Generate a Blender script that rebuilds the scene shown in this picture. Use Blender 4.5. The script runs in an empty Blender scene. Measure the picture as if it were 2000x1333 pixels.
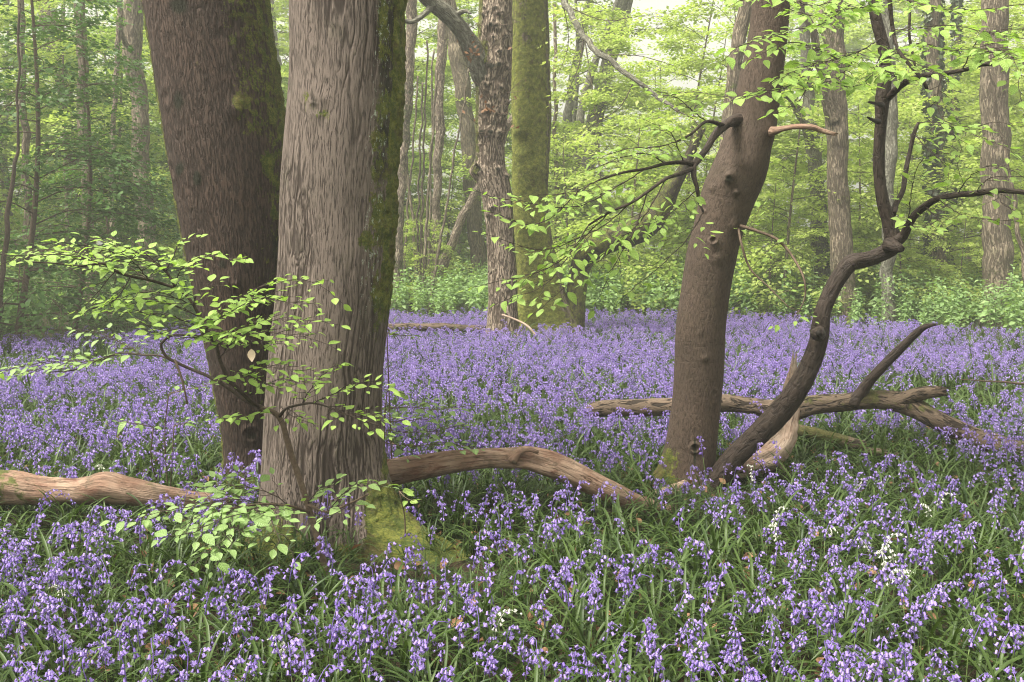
import bpy, math, random
import numpy as np
from mathutils import Vector, Matrix

# ------------------------------------------------------------------ camera, world, sun, exposure
F = 1944.0                      # focal length in photo pixels (35 mm on a 36 mm sensor, 2000 px wide)
CH = 1.55                       # eye height
PITCH = math.atan((666.5 - 470.0) / F)
sc = bpy.context.scene
cam = bpy.data.cameras.new('camera')
cam.lens = 35.0; cam.sensor_width = 36.0; cam.clip_end = 500; cam.clip_start = 0.05
camo = bpy.data.objects.new('camera', cam); sc.collection.objects.link(camo)
camo.location = (0, 0, CH); camo.rotation_euler = (math.pi / 2 - PITCH, 0, 0)
sc.camera = camo

SUN_EL, SUN_AZ = math.radians(60), math.radians(-118)      # high to the left, a little behind the camera
world = bpy.data.worlds.new("World"); sc.world = world; world.use_nodes = True
wn = world.node_tree; wn.nodes.clear()
sky = wn.nodes.new('ShaderNodeTexSky'); sky.sky_type = 'NISHITA'; sky.sun_disc = False
sky.sun_elevation = SUN_EL; sky.sun_rotation = SUN_AZ
sky.air_density = 1.0; sky.dust_density = 6.0; sky.ozone_density = 0.6
hs = wn.nodes.new('ShaderNodeHueSaturation'); hs.inputs['Saturation'].default_value = 0.12   # overcast: grey-white sky
bg = wn.nodes.new('ShaderNodeBackground'); bg.inputs['Strength'].default_value = 0.13
wo = wn.nodes.new('ShaderNodeOutputWorld')
wn.links.new(sky.outputs[0], hs.inputs['Color']); wt = wn.nodes.new('ShaderNodeMix'); wt.data_type = 'RGBA'; wt.blend_type = 'MULTIPLY'; wt.inputs[0].default_value = 1.0; wt.inputs[7].default_value = (1.0, .965, .88, 1)   # warm thin cloud
wn.links.new(hs.outputs[0], wt.inputs[6]); wn.links.new(wt.outputs[2], bg.inputs[0]); wn.links.new(bg.outputs[0], wo.inputs[0])

sun = bpy.data.lights.new('sun', 'SUN'); sun.energy = 3.6; sun.angle = math.radians(18); sun.color = (1.0, 0.95, 0.86)
suno = bpy.data.objects.new('sun', sun); sc.collection.objects.link(suno)
sd = Vector((math.sin(SUN_AZ) * math.cos(SUN_EL), math.cos(SUN_AZ) * math.cos(SUN_EL), math.sin(SUN_EL)))
suno.rotation_euler = sd.to_track_quat('Z', 'Y').to_euler(); suno.location = sd * 30

sc.view_settings.view_transform = 'Standard'; sc.view_settings.look = 'None'
sc.view_settings.gamma = 1.0; sc.view_settings.exposure = 1.35
cy = sc.cycles
cy.max_bounces = 6; cy.diffuse_bounces = 3; cy.glossy_bounces = 2; cy.transmission_bounces = 3; cy.volume_bounces = 0
cy.use_denoising = True; cy.filter_width = 1.1; cy.caustics_reflective = False; cy.caustics_refractive = False
cy.sample_clamp_indirect = 4.0
HAZE = 0.0048

rng = np.random.default_rng(7); random.seed(7)
COL = sc.collection

# ------------------------------------------------------------------ pixel -> world
cp, sp = math.cos(PITCH), math.sin(PITCH)
def P(px, py, d):
    """world point seen at photo pixel (px,py) at ground distance d (world y)"""
    u = (px - 1000.0) / F; v = (666.5 - py) / F
    x, y, z = u, cp + v * sp, -sp + v * cp
    t = d / y
    return np.array([x * t, d, CH + z * t])
def proj(p):
    dx, dy, dz = p[..., 0], p[..., 1], p[..., 2] - CH
    fz = dy * cp - dz * sp; up = dy * sp + dz * cp
    return 1000 + dx / fz * F, 666.5 - up / fz * F

# ------------------------------------------------------------------ numpy noise
def _h(ix, iy, iz, s):
    n = (ix * 374761393 + iy * 668265263 + iz * 2147483647 + s * 144269) & 0xFFFFFFFF
    n = ((n ^ (n >> 13)) * 1274126177) & 0xFFFFFFFF
    n = (n ^ (n >> 16)) & 0xFFFFFFFF
    return n / 4294967295.0
def noise(p, s=0):
    p = np.asarray(p, float); i = np.floor(p).astype(np.int64); f = p - i; f = f * f * (3 - 2 * f)
    r = 0
    for dx in (0, 1):
        for dy in (0, 1):
            for dz in (0, 1):
                w = (f[..., 0] if dx else 1 - f[..., 0]) * (f[..., 1] if dy else 1 - f[..., 1]) * (f[..., 2] if dz else 1 - f[..., 2])
                r = r + w * _h(i[..., 0] + dx, i[..., 1] + dy, i[..., 2] + dz, s)
    return r * 2 - 1
def fbm(p, o=3, s=0):
    r = 0; a = 1; p = np.asarray(p, float)
    for k in range(o):
        r = r + a * noise(p * 2 ** k, s + k); a *= .5
    return r / 1.75
def noise2(x, y, sc_, s=0):
    return fbm(np.stack([x * sc_, y * sc_, np.zeros_like(x) + .37], -1), 3, s)
def ground_z(x, y):
    x = np.asarray(x, float); y = np.asarray(y, float)
    return 0.05 * noise2(x, y, 0.8, 3) + 0.02 * noise2(x, y, 3.0, 5)

# ------------------------------------------------------------------ mesh helpers
class MB:
    def __init__(s): s.v = []; s.q = []; s.t = []; s.at = {}; s.n = 0
    def add(s, v, q=None, t=None, **at):
        v = np.asarray(v, float).reshape(-1, 3); n = len(v)
        if q is not None and len(q): s.q.append(np.asarray(q, np.int64).reshape(-1, 4) + s.n)
        if t is not None and len(t): s.t.append(np.asarray(t, np.int64).reshape(-1, 3) + s.n)
        for k, a in at.items(): s.at.setdefault(k, []).append((s.n, np.asarray(a, float)))
        s.v.append(v); s.n += n
    def mesh(s, name, mat, smooth=True):
        me = bpy.data.meshes.new(name)
        if not s.v: return me
        V = np.concatenate(s.v)
        Q = np.concatenate(s.q) if s.q else np.zeros((0, 4), np.int64)
        T = np.concatenate(s.t) if s.t else np.zeros((0, 3), np.int64)
        me.vertices.add(len(V)); me.vertices.foreach_set('co', V.astype(np.float32).ravel())
        lp = np.concatenate([Q.ravel(), T.ravel()]).astype(np.int32)
        st = np.concatenate([np.arange(len(Q)) * 4, len(Q) * 4 + np.arange(len(T)) * 3]).astype(np.int32)
        me.loops.add(len(lp)); me.loops.foreach_set('vertex_index', lp)
        me.polygons.add(len(st)); me.polygons.foreach_set('loop_start', st)
        me.update(calc_edges=True)
        if smooth: me.polygons.foreach_set('use_smooth', np.ones(len(st), bool))
        for k, lst in s.at.items():
            dim = lst[0][1].ndim
            A = np.zeros((len(V), 3) if dim == 2 else len(V), np.float32)
            for o, a in lst: A[o:o + len(a)] = a
            at = me.attributes.new(k, 'FLOAT_VECTOR' if dim == 2 else 'FLOAT', 'POINT')
            at.data.foreach_set('vector' if dim == 2 else 'value', A.ravel())
        for m in (mat if isinstance(mat, (list, tuple)) else [mat]): me.materials.append(m)
        me.validate(); me.update()
        return me
def link(name, me, parent=None, loc=None):
    o = bpy.data.objects.new(name, me); COL.objects.link(o)
    if parent is not None:
        o.parent = parent
    if loc is not None: o.location = loc
    return o
def tag(o, label=None, cat=None, group=None, kind=None):
    if label: o['label'] = label
    if cat: o['category'] = cat
    if group: o['group'] = group
    if kind: o['kind'] = kind
    return o
def empty(name, loc, label, cat, group=None):
    o = bpy.data.objects.new(name, None); COL.objects.link(o); o.location = loc; o.empty_display_size = .1
    return tag(o, label, cat, group)
def part(name, mb, mat, parent, label=None, smooth=True):
    """mesh given in world coordinates, child of parent (an unrotated Empty, or a part of one)"""
    me = mb.mesh(name, mat, smooth) if isinstance(mb, MB) else mb
    o = link(name, me, parent)
    root = parent
    while root.parent is not None: root = root.parent
    if parent is root:
        o.location = -root.location
    if label: o['label'] = label
    return o

def cr(pts, n):
    """Catmull-Rom resample of an (m,k) array to n rows, roughly even in the first three columns"""
    P_ = np.asarray(pts, float); m = len(P_)
    if m == 2:
        t = np.linspace(0, 1, n)[:, None]; return P_[0] * (1 - t) + P_[1] * t
    E = np.vstack([2 * P_[0] - P_[1], P_, 2 * P_[-1] - P_[-2]])
    seg = np.linalg.norm(np.diff(P_[:, :3], axis=0), axis=1); cum = np.concatenate([[0], np.cumsum(seg)])
    s = np.linspace(0, cum[-1], n); i = np.clip(np.searchsorted(cum, s, 'right') - 1, 0, m - 2)
    t = ((s - cum[i]) / np.maximum(seg[i], 1e-9))[:, None]
    a, b, c, d = E[i], E[i + 1], E[i + 2], E[i + 3]
    return .5 * (2 * b + (c - a) * t + (2 * a - 5 * b + 4 * c - d) * t * t + (3 * b - a - 3 * c + d) * t ** 3)
def frames(C):
    T = np.gradient(C, axis=0); T /= np.linalg.norm(T, axis=1)[:, None] + 1e-12
    ref = np.array([1., 0, 0]) if abs(T[0, 0]) < .8 else np.array([0, 1., 0])
    U = np.zeros_like(C); u = ref - T[0] * (ref @ T[0]); u /= np.linalg.norm(u); U[0] = u
    for k in range(1, len(C)):
        u = U[k - 1] - T[k] * (U[k - 1] @ T[k]); U[k] = u / np.linalg.norm(u)
    return T, U, np.cross(T, U)
def tube(mb, C, R, ns=8, rfun=None, cap=True, attrs=None, jag=0):
    """C (n,3) centres, R (n,) radii; rfun(ang(ns), s(n)) -> multiplier (n,ns); jag: splintered end length"""
    C = np.asarray(C, float); R = np.asarray(R, float); n = len(C)
    T, U, W = frames(C)
    a = np.linspace(0, 2 * math.pi, ns, endpoint=False)
    s = np.concatenate([[0], np.cumsum(np.linalg.norm(np.diff(C, axis=0), axis=1))])
    r = R[:, None] * np.ones((1, ns))
    if rfun is not None: r = r * rfun(a, s, C)
    V = C[:, None, :] + r[..., None] * (np.cos(a)[None, :, None] * U[:, None, :] + np.sin(a)[None, :, None] * W[:, None, :])
    if jag:
        V[-1] += T[-1] * (rng.random(ns)[:, None] - .3) * jag
        V[-2] += T[-1] * (rng.random(ns)[:, None] - .3) * jag * .3
    R0 = float(R.mean())
    bc = np.stack([R0 * np.cos(a)[None, :] * np.ones((n, 1)), R0 * np.sin(a)[None, :] * np.ones((n, 1)), s[:, None] * np.ones((1, ns))], -1)
    i = np.arange(n - 1)[:, None] * ns; j = np.arange(ns)[None, :]; j2 = (j + 1) % ns
    Q = np.stack([i + j, i + j2, i + ns + j2, i + ns + j], -1).reshape(-1, 4)
    V = V.reshape(-1, 3); bc = bc.reshape(-1, 3); tr = None
    if cap:
        V = np.vstack([V, C[0], C[-1] - (T[-1] * jag * .2 if jag else 0)]); bc = np.vstack([bc, [0, 0, 0], [0, 0, s[-1]]])
        k = n * ns; jj = np.arange(ns); jn = (jj + 1) % ns
        tr = np.vstack([np.stack([jn, jj, np.full(ns, k)], -1), np.stack([(n - 1) * ns + jj, (n - 1) * ns + jn, np.full(ns, k + 1)], -1)])
    at = dict(bc=bc)
    if attrs: at.update(attrs(V))
    mb.add(V, Q, tr, **at)

# ------------------------------------------------------------------ material helpers
class NT:
    def __init__(s, name):
        s.m = bpy.data.materials.new(name); s.m.use_nodes = True; s.t = s.m.node_tree; s.t.nodes.clear()
        s.out = s.n('ShaderNodeOutputMaterial')
    def n(s, ty, **kw):
        o = s.t.nodes.new(ty)
        for k, v in kw.items(): setattr(o, k, v)
        return o
    def set(s, sock, v):
        if isinstance(v, bpy.types.NodeSocket): s.t.links.new(v, sock)
        elif v is not None:
            if sock.type == 'RGBA' and len(v) == 3: v = (*v, 1)
            sock.default_value = v
    def attr(s, name, vec=False):
        a = s.n('ShaderNodeAttribute', attribute_name=name); return a.outputs['Vector' if vec else 'Fac']
    def map(s, v, scale=(1, 1, 1), loc=(0, 0, 0)):
        m = s.n('ShaderNodeMapping'); s.set(m.inputs[0], v); m.inputs['Scale'].default_value = scale; m.inputs['Location'].default_value = loc; return m.outputs[0]
    def noise(s, v, scale, detail=4, rough=.6, dist=0):
        m = s.n('ShaderNodeTexNoise'); s.set(m.inputs['Vector'], v); m.inputs['Scale'].default_value = scale
        m.inputs['Detail'].default_value = detail; m.inputs['Roughness'].default_value = rough; m.inputs['Distortion'].default_value = dist; return m.outputs['Fac']
    def ramp(s, f, a, b, lo=0.0, hi=1.0):
        m = s.n('ShaderNodeMapRange', interpolation_type='SMOOTHSTEP'); s.set(m.inputs[0], f); m.inputs[1].default_value = a; m.inputs[2].default_value = b
        m.inputs[3].default_value = lo; m.inputs[4].default_value = hi; return m.outputs[0]
    def mix(s, f, a, b, mode='MIX'):
        m = s.n('ShaderNodeMix', data_type='RGBA', blend_type=mode); s.set(m.inputs[0], f); s.set(m.inputs[6], a); s.set(m.inputs[7], b); return m.outputs[2]
    def math(s, op, a, b=0.0, c=0.0):
        m = s.n('ShaderNodeMath', operation=op); s.set(m.inputs[0], a); s.set(m.inputs[1], b); s.set(m.inputs[2], c); return m.outputs[0]
    def bump(s, h, strength, dist, prev=None):
        m = s.n('ShaderNodeBump'); m.inputs['Strength'].default_value = strength; m.inputs['Distance'].default_value = dist
        s.set(m.inputs['Height'], h)
        if prev is not None: s.set(m.inputs['Normal'], prev)
        return m.outputs[0]
    def bsdf(s, col, rough=.8, spec=.3, nrm=None):
        b = s.n('ShaderNodeBsdfPrincipled'); s.set(b.inputs['Base Color'], col); s.set(b.inputs['Roughness'], rough); s.set(b.inputs['Specular IOR Level'], spec)
        if nrm is not None: s.set(b.inputs['Normal'], nrm)
        return b.outputs[0]
    def fin(s, sh): s.t.links.new(sh, s.out.inputs[0]); return s.m

def bark_mat(name, light, dark, mid=None, ridge=40, stretch=.12, wav=1.5, bump=.010, moss1=(.050, .075, .010), moss2=(.17, .18, .030),
             thr=(.42, .6), rough=.85, hwr=0.0, fine=1.0, lichen=(.42, .47, .38)):
    t = NT(name); bc = t.attr('bc', True)
    # wander of the ridges
    wn_ = t.n('ShaderNodeTexNoise'); t.set(wn_.inputs['Vector'], t.map(bc, (1, 1, .35))); wn_.inputs['Scale'].default_value = 7; wn_.inputs['Detail'].default_value = 2
    vm = t.n('ShaderNodeVectorMath', operation='MULTIPLY_ADD'); t.set(vm.inputs[0], wn_.outputs['Color']); vm.inputs[1].default_value = (.045 * wav, .045 * wav, 0); t.set(vm.inputs[2], bc)
    v = vm.outputs[0]
    n1 = t.noise(t.map(v, (1, 1, stretch)), ridge, 3, .55, .6)
    n2 = t.noise(t.map(v, (1, 1, .35)), ridge * 3.2, 4, .7)
    n3 = t.noise(bc, 2.2, 4, .6)
    n5 = t.noise(bc, 3.7, 5, .65); n6 = t.noise(t.map(bc, (1, 1, .5), (7, 3, 1)), 8, 5, .7)
    groove = t.ramp(n1, thr[0], thr[1])                       # 0 in grooves, 1 on plates
    base = t.mix(t.ramp(n3, .3, .7), light, mid or tuple(.8 * c for c in light))
    base = t.mix(t.math('MULTIPLY', t.ramp(n2, .35, .7), .35), base, tuple(min(1, 1.5 * c) for c in light))
    fu = t.attr('furrow')
    groove = t.math('MULTIPLY', groove, t.math('SUBTRACT', 1.0, t.math('MULTIPLY', fu, .97)))
    base = t.mix(t.math('MULTIPLY', t.ramp(n5, .52, .72), .45), base, tuple(c * k for c, k in zip(light, (.62, .74, .58))))
    base = t.mix(t.math('MULTIPLY', t.ramp(n6, .56, .74), .35), base, tuple(min(1, c * 1.4 + .01) for c in light))
    col = t.mix(groove, dark, base)
    h = t.math('ADD', t.math('MULTIPLY', groove, 1.0), t.math('MULTIPLY', n2, .5 * fine))
    if hwr:
        n4 = t.noise(t.map(v, (.35, .35, 2.2)), 16, 3, .6)
        hw = t.ramp(n4, .56, .66)
        col = t.mix(t.math('MULTIPLY', hw, .45 * hwr), col, dark)
        h = t.math('SUBTRACT', h, t.math('MULTIPLY', hw, hwr))
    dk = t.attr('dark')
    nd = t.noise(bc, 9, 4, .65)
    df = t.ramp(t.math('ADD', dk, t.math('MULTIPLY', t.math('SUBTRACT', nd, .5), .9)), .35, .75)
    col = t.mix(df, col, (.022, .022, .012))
    ms = t.attr('moss')
    nm = t.math('ADD', t.math('MULTIPLY', t.noise(bc, 14, 5, .7), .55), t.math('MULTIPLY', t.noise(t.map(bc, (1, 1, .4)), 70, 4, .75), .45))
    mf = t.math('MULTIPLY', t.ramp(t.math('ADD', ms, t.math('MULTIPLY', t.math('SUBTRACT', nm, .5), 2.6)), .42, .62), t.ramp(ms, .08, .3))
    nf = t.noise(bc, 110, 4, .8); nf2 = t.noise(bc, 18, 3, .6)
    mcol = t.mix(t.ramp(t.math('ADD', t.math('MULTIPLY', nf, .6), t.math('MULTIPLY', nf2, .4)), .42, .60), moss1, moss2)
    mcol = t.mix(t.math('MULTIPLY', t.ramp(t.noise(bc, 11, 6, .8), .48, .66), .75), mcol, (.075, .052, .022))
    col = t.mix(t.math('MULTIPLY', mf, .93), col, mcol)
    li = t.attr('lichen')
    nl = t.noise(t.map(bc, (1, 1, .5)), 55, 5, .8)
    lf = t.math('MULTIPLY', t.ramp(t.math('ADD', t.math('MULTIPLY', li, .5), t.math('MULTIPLY', t.math('SUBTRACT', nl, .5), 2.6)), .66, .80), t.ramp(li, .1, .4))
    col = t.mix(lf, col, lichen)
    hm = t.math('ADD', t.math('MULTIPLY', nf, 1.1), t.math('MULTIPLY', nf2, 1.4))
    mx = t.n('ShaderNodeMix', data_type='FLOAT'); t.set(mx.inputs[0], mf); t.set(mx.inputs[2], h); t.set(mx.inputs[3], hm)
    nr = t.bump(mx.outputs[0], 1.0, bump * 1.4)
    return t.fin(t.bsdf(col, rough, .25, nr))

def leaf_mat(name, c1, c2, trans=.45, rough=.45, spec=.35, veins=False, tint=None):
    """c1..c2 spread per leaf (attribute rnd) and per instance"""
    t = NT(name)
    r = t.attr('rnd'); oi = t.n('ShaderNodeObjectInfo').outputs['Random']
    f = t.math('ADD', t.math('MULTIPLY', r, .75), t.math('MULTIPLY', oi, .25))
    col = t.mix(f, c1, c2)
    nrm = None
    if veins:
        lc = t.attr('lc', True)
        sx = t.n('ShaderNodeSeparateXYZ'); t.set(sx.inputs[0], lc)
        ax = t.math('ABSOLUTE', sx.outputs[0])
        w = t.math('SINE', t.math('MULTIPLY', t.math('SUBTRACT', sx.outputs[1], t.math('MULTIPLY', ax, .22)), 46.0))
        vf = t.ramp(w, .55, 1.0); mr = t.ramp(ax, .0, .09, 1, 0)
        col = t.mix(t.math('MULTIPLY', t.math('MAXIMUM', vf, mr), .35), col, tuple(min(1, c * 1.6) for c in c2))
        nrm = t.bump(w, .5, .0012)
    b = t.bsdf(col, rough, spec, nrm)
    tr = t.n('ShaderNodeBsdfTranslucent')
    tc = t.mix(1.0, col, tint or (1.25, 1.35, .55), 'MULTIPLY'); t.set(tr.inputs[0], tc)
    mx = t.n('ShaderNodeMixShader'); mx.inputs[0].default_value = trans
    t.t.links.new(b, mx.inputs[1]); t.t.links.new(tr.outputs[0], mx.inputs[2])
    return t.fin(mx.outputs[0])

def deadwood_mat(name, a, b, c, dark=(.05, .028, .018)):
    t = NT(name); bc = t.attr('bc', True)
    n1 = t.noise(t.map(bc, (1, 1, .10)), 60, 4, .6, 1.2)
    n2 = t.noise(t.map(bc, (1, 1, .07)), 170, 3, .6)
    n3 = t.noise(bc, 5, 4, .6)
    n4 = t.noise(t.map(bc, (1, 1, .4)), 14, 5, .75, .6)
    col = t.mix(t.ramp(n3, .35, .65), a, b)
    col = t.mix(t.ramp(n4, .5, .68), col, c)
    col = t.mix(t.ramp(n1, .40, .30), col, dark)
    col = t.mix(t.math('MULTIPLY', t.ramp(t.noise(bc, 7, 5, .7), .52, .66), .6), col, (.10, .085, .055))
    ms = t.attr('moss'); nm = t.noise(bc, 16, 5, .7)
    mf = t.ramp(t.math('ADD', ms, t.math('MULTIPLY', t.math('SUBTRACT', nm, .5), 1.4)), .45, .65)
    col = t.mix(mf, col, (.09, .10, .025))
    h = t.math('ADD', t.math('MULTIPLY', t.ramp(n1, .36, .52), 1.0), t.math('MULTIPLY', n2, .5))
    return t.fin(t.bsdf(col, .8, .25, t.bump(h, .9, .006)))

# bark
M = {}
M['front'] = bark_mat('grey_brown_ridged_bark', (.195, .155, .130), (.050, .037, .030), (.155, .124, .103), ridge=210, stretch=.07, wav=1.2, bump=.006, thr=(.30, .50))
M['left'] = bark_mat('red_brown_fine_bark', (.092, .060, .045), (.033, .022, .017), (.068, .048, .038), ridge=120, stretch=.14, wav=1.0, bump=.007, thr=(.36, .60))
M['slim'] = bark_mat('smooth_brown_bark', (.094, .066, .048), (.038, .026, .019), (.068, .050, .037), ridge=140, stretch=.25, wav=.4, bump=.0025, thr=(.25, .62), rough=.78, hwr=.3)
M['knob'] = bark_mat('cracked_grey_bark', (.330, .265, .200), (.085, .062, .045), (.27, .215, .165), ridge=48, stretch=.22, wav=2.4, bump=.016, thr=(.40, .54))
M['mossy'] = bark_mat('moss_covered_bark', (.20, .16, .115), (.07, .06, .035), ridge=26, stretch=.15, wav=1.5, bump=.02, moss1=(.11, .14, .02), moss2=(.32, .34, .06))
M['crook'] = bark_mat('dark_wet_bark', (.048, .034, .026), (.018, .012, .009), (.036, .026, .020), ridge=60, stretch=.3, wav=.8, bump=.004, thr=(.3, .6), rough=.62, hwr=.4)
M['logbark'] = bark_mat('old_log_bark', (.125, .090, .062), (.028, .020, .014), (.080, .060, .042), ridge=34, stretch=.3, wav=2.2, bump=.014, thr=(.38, .50), moss1=(.07, .08, .02), moss2=(.16, .15, .05))
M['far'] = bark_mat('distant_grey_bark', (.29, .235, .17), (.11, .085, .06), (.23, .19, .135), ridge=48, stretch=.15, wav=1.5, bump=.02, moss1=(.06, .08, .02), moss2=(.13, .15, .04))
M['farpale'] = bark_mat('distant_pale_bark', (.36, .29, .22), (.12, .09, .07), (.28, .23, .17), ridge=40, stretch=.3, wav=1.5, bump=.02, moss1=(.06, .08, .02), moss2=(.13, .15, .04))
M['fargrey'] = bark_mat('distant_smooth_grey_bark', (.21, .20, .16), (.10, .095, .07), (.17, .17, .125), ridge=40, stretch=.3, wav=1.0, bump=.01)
M['dead'] = deadwood_mat('weathered_red_wood', (.225, .135, .092), (.33, .235, .17), (.150, .070, .045))
M['deadgrey'] = deadwood_mat('weathered_tan_wood', (.36, .255, .19), (.46, .36, .28), (.26, .16, .11))
# twigs
def simple_mat(name, c1, c2, scale=30, rough=.75, bump=.002):
    t = NT(name); tc = t.n('ShaderNodeTexCoord').outputs['Object']
    n = t.noise(tc, scale, 4, .6)
    return t.fin(t.bsdf(t.mix(t.ramp(n, .3, .7), c1, c2), rough, .25, t.bump(n, .6, bump)))
M['twig'] = simple_mat('dark_twig_bark', (.030, .021, .016), (.060, .044, .032), 60)
M['twigbrown'] = simple_mat('brown_twig_bark', (.085, .058, .040), (.14, .10, .07), 60)
# leaves
M['leaf_near'] = leaf_mat('fresh_beech_leaf', (.20, .33, .060), (.36, .50, .13), .42, .45, .35, veins=True, tint=(1.15, 1.25, .7))
M['leaf_pale'] = leaf_mat('dull_beech_leaf', (.15, .25, .065), (.27, .39, .14), .35, .45, .45, veins=True)  # deeper, duller green than the fresh beech leaf
M['leaf_bg'] = leaf_mat('spring_beech_leaf', (.25, .34, .065), (.49, .55, .18), .5, .5, .2, tint=(1.15, 1.25, .75))
M['leaf_bg2'] = leaf_mat('mid_green_leaf', (.16, .25, .05), (.34, .44, .12), .45, .5, .3)
M['holly'] = leaf_mat('glossy_holly_leaf', (.045, .105, .024), (.13, .24, .06), .3, .42, .25)
M['ivy'] = leaf_mat('ivy_leaf', (.025, .045, .015), (.06, .085, .03), .15, .4, .5)
M['nettle'] = leaf_mat('nettle_leaf', (.13, .225, .075), (.28, .40, .16), .35, .55, .25)
M['strap'] = leaf_mat('bluebell_leaf', (.022, .048, .010), (.078, .125, .028), .25, .45, .3)
M['stalk'] = leaf_mat('bluebell_stalk', (.07, .12, .03), (.16, .22, .07), .15, .45, .4)
M['bell'] = leaf_mat('bluebell_petal', (.200, .125, .445), (.54, .43, .77), .35, .5, .3, tint=(1.1, .95, 1.25))
M['whitebell'] = leaf_mat('white_bell_petal', (.70, .70, .62), (.82, .82, .76), .3, .5, .3, tint=(1, 1, 1))
M['litter'] = leaf_mat('brown_dead_leaf', (.12, .055, .025), (.30, .17, .09), .2, .6, .3, tint=(1.1, .9, .7))
# ground
def ground_mat():
    t = NT('woodland_soil'); tc = t.n('ShaderNodeTexCoord').outputs['Object']
    a = t.noise(tc, 1.2, 5, .6); b = t.noise(tc, 38, 4, .7); c = t.noise(tc, 9, 4, .6)
    col = t.mix(t.ramp(b, .35, .65), (.020, .017, .010), (.060, .042, .024))
    col = t.mix(t.ramp(c, .48, .62), col, (.022, .040, .012))
    col = t.mix(t.ramp(a, .5, .75), col, (.03, .05, .015))
    return t.fin(t.bsdf(col, .95, .15, t.bump(b, 1, .02)))
M['ground'] = ground_mat()

# ------------------------------------------------------------------ ground
def build_ground():
    mb = MB()
    xs = np.concatenate([np.linspace(-160, -20, 15)[:-1], np.linspace(-20, 20, 161), np.linspace(20, 160, 15)[1:]])
    ys = np.concatenate([np.linspace(-60, -4, 10)[:-1], np.linspace(-4, 30, 137), np.linspace(30, 220, 30)[1:]])
    X, Y = np.meshgrid(xs, ys); Z = ground_z(X, Y) * (np.abs(X) < 20) * (Y < 30)
    V = np.stack([X, Y, Z], -1).reshape(-1, 3); nx = len(xs); ny = len(ys)
    i = np.arange(ny - 1)[:, None] * nx; j = np.arange(nx - 1)[None]
    mb.add(V, np.stack([i + j, i + j + 1, i + nx + j + 1, i + nx + j], -1).reshape(-1, 4))
    tag(link('ground', mb.mesh('ground', M['ground'])), kind='structure')
build_ground()

# ------------------------------------------------------------------ leaf arrays
def unit(a): return a / (np.linalg.norm(a, axis=-1, keepdims=True) + 1e-9)
def add_leaves(mb, pos, dirs, nrm, size, wid=.62, rows=5, rnd=None, hollow=.12):
    """ovate pleated leaves; 3 x rows vertices each"""
    pos = np.asarray(pos, float).reshape(-1, 3); N = len(pos)
    if not N: return
    dirs = unit(np.asarray(dirs, float).reshape(-1, 3)); nrm = np.asarray(nrm, float).reshape(-1, 3)
    side = unit(np.cross(nrm, dirs)); nrm = np.cross(dirs, side)
    size = np.broadcast_to(np.asarray(size, float), (N,))
    if rows == 1:                                   # far leaf: folded rhombus, one quad
        w = size * wid * .5
        m = pos + dirs * size[:, None] * .45
        V = np.stack([pos, m + side * w[:, None] + nrm * (size * .06)[:, None], pos + dirs * size[:, None], m - side * w[:, None] + nrm * (size * .06)[:, None]], 1)
        r = np.repeat(rng.random(N) if rnd is None else rnd, 4)
        mb.add(V.reshape(-1, 3), np.arange(N * 4).reshape(-1, 4), rnd=r); return
    t = np.linspace(0, 1, rows + 1)
    w = np.sin(math.pi * t ** .8) * .5 * wid; w[0] = .03; w[-1] = .0
    c = -.10 * t ** 2                                # tip droops
    cols = np.array([-1, 0, 1.])
    lx = w[:, None] * cols[None]; ly = t[:, None] + 0 * cols; lz = c[:, None] + np.abs(lx) * hollow * 2
    k = 3 * (rows + 1)
    L = np.stack([lx, ly, lz], -1).reshape(k, 3)
    curl = rng.normal(-.05, .22, N)
    V = (pos[:, None] + size[:, None, None] * (side[:, None] * L[None, :, :1] + dirs[:, None] * L[None, :, 1:2]
         + nrm[:, None] * (L[None, :, 2:] + (curl[:, None] * L[None, :, 1] ** 2)[..., None])))
    i = np.arange(rows)[:, None] * 3; j = np.arange(2)[None]
    q = np.stack([i + j, i + j + 1, i + 3 + j + 1, i + 3 + j], -1).reshape(-1, 4)
    Q = (q[None] + (np.arange(N) * k)[:, None, None]).reshape(-1, 4)
    r = np.repeat(rng.random(N) if rnd is None else rnd, k)
    lc = np.stack([np.broadcast_to((cols[None] + 0 * t[:, None]).ravel(), (N, k)), np.broadcast_to(L[:, 1], (N, k)), np.zeros((N, k))], -1).reshape(-1, 3)
    mb.add(V.reshape(-1, 3), Q, rnd=r, lc=lc)

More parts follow.
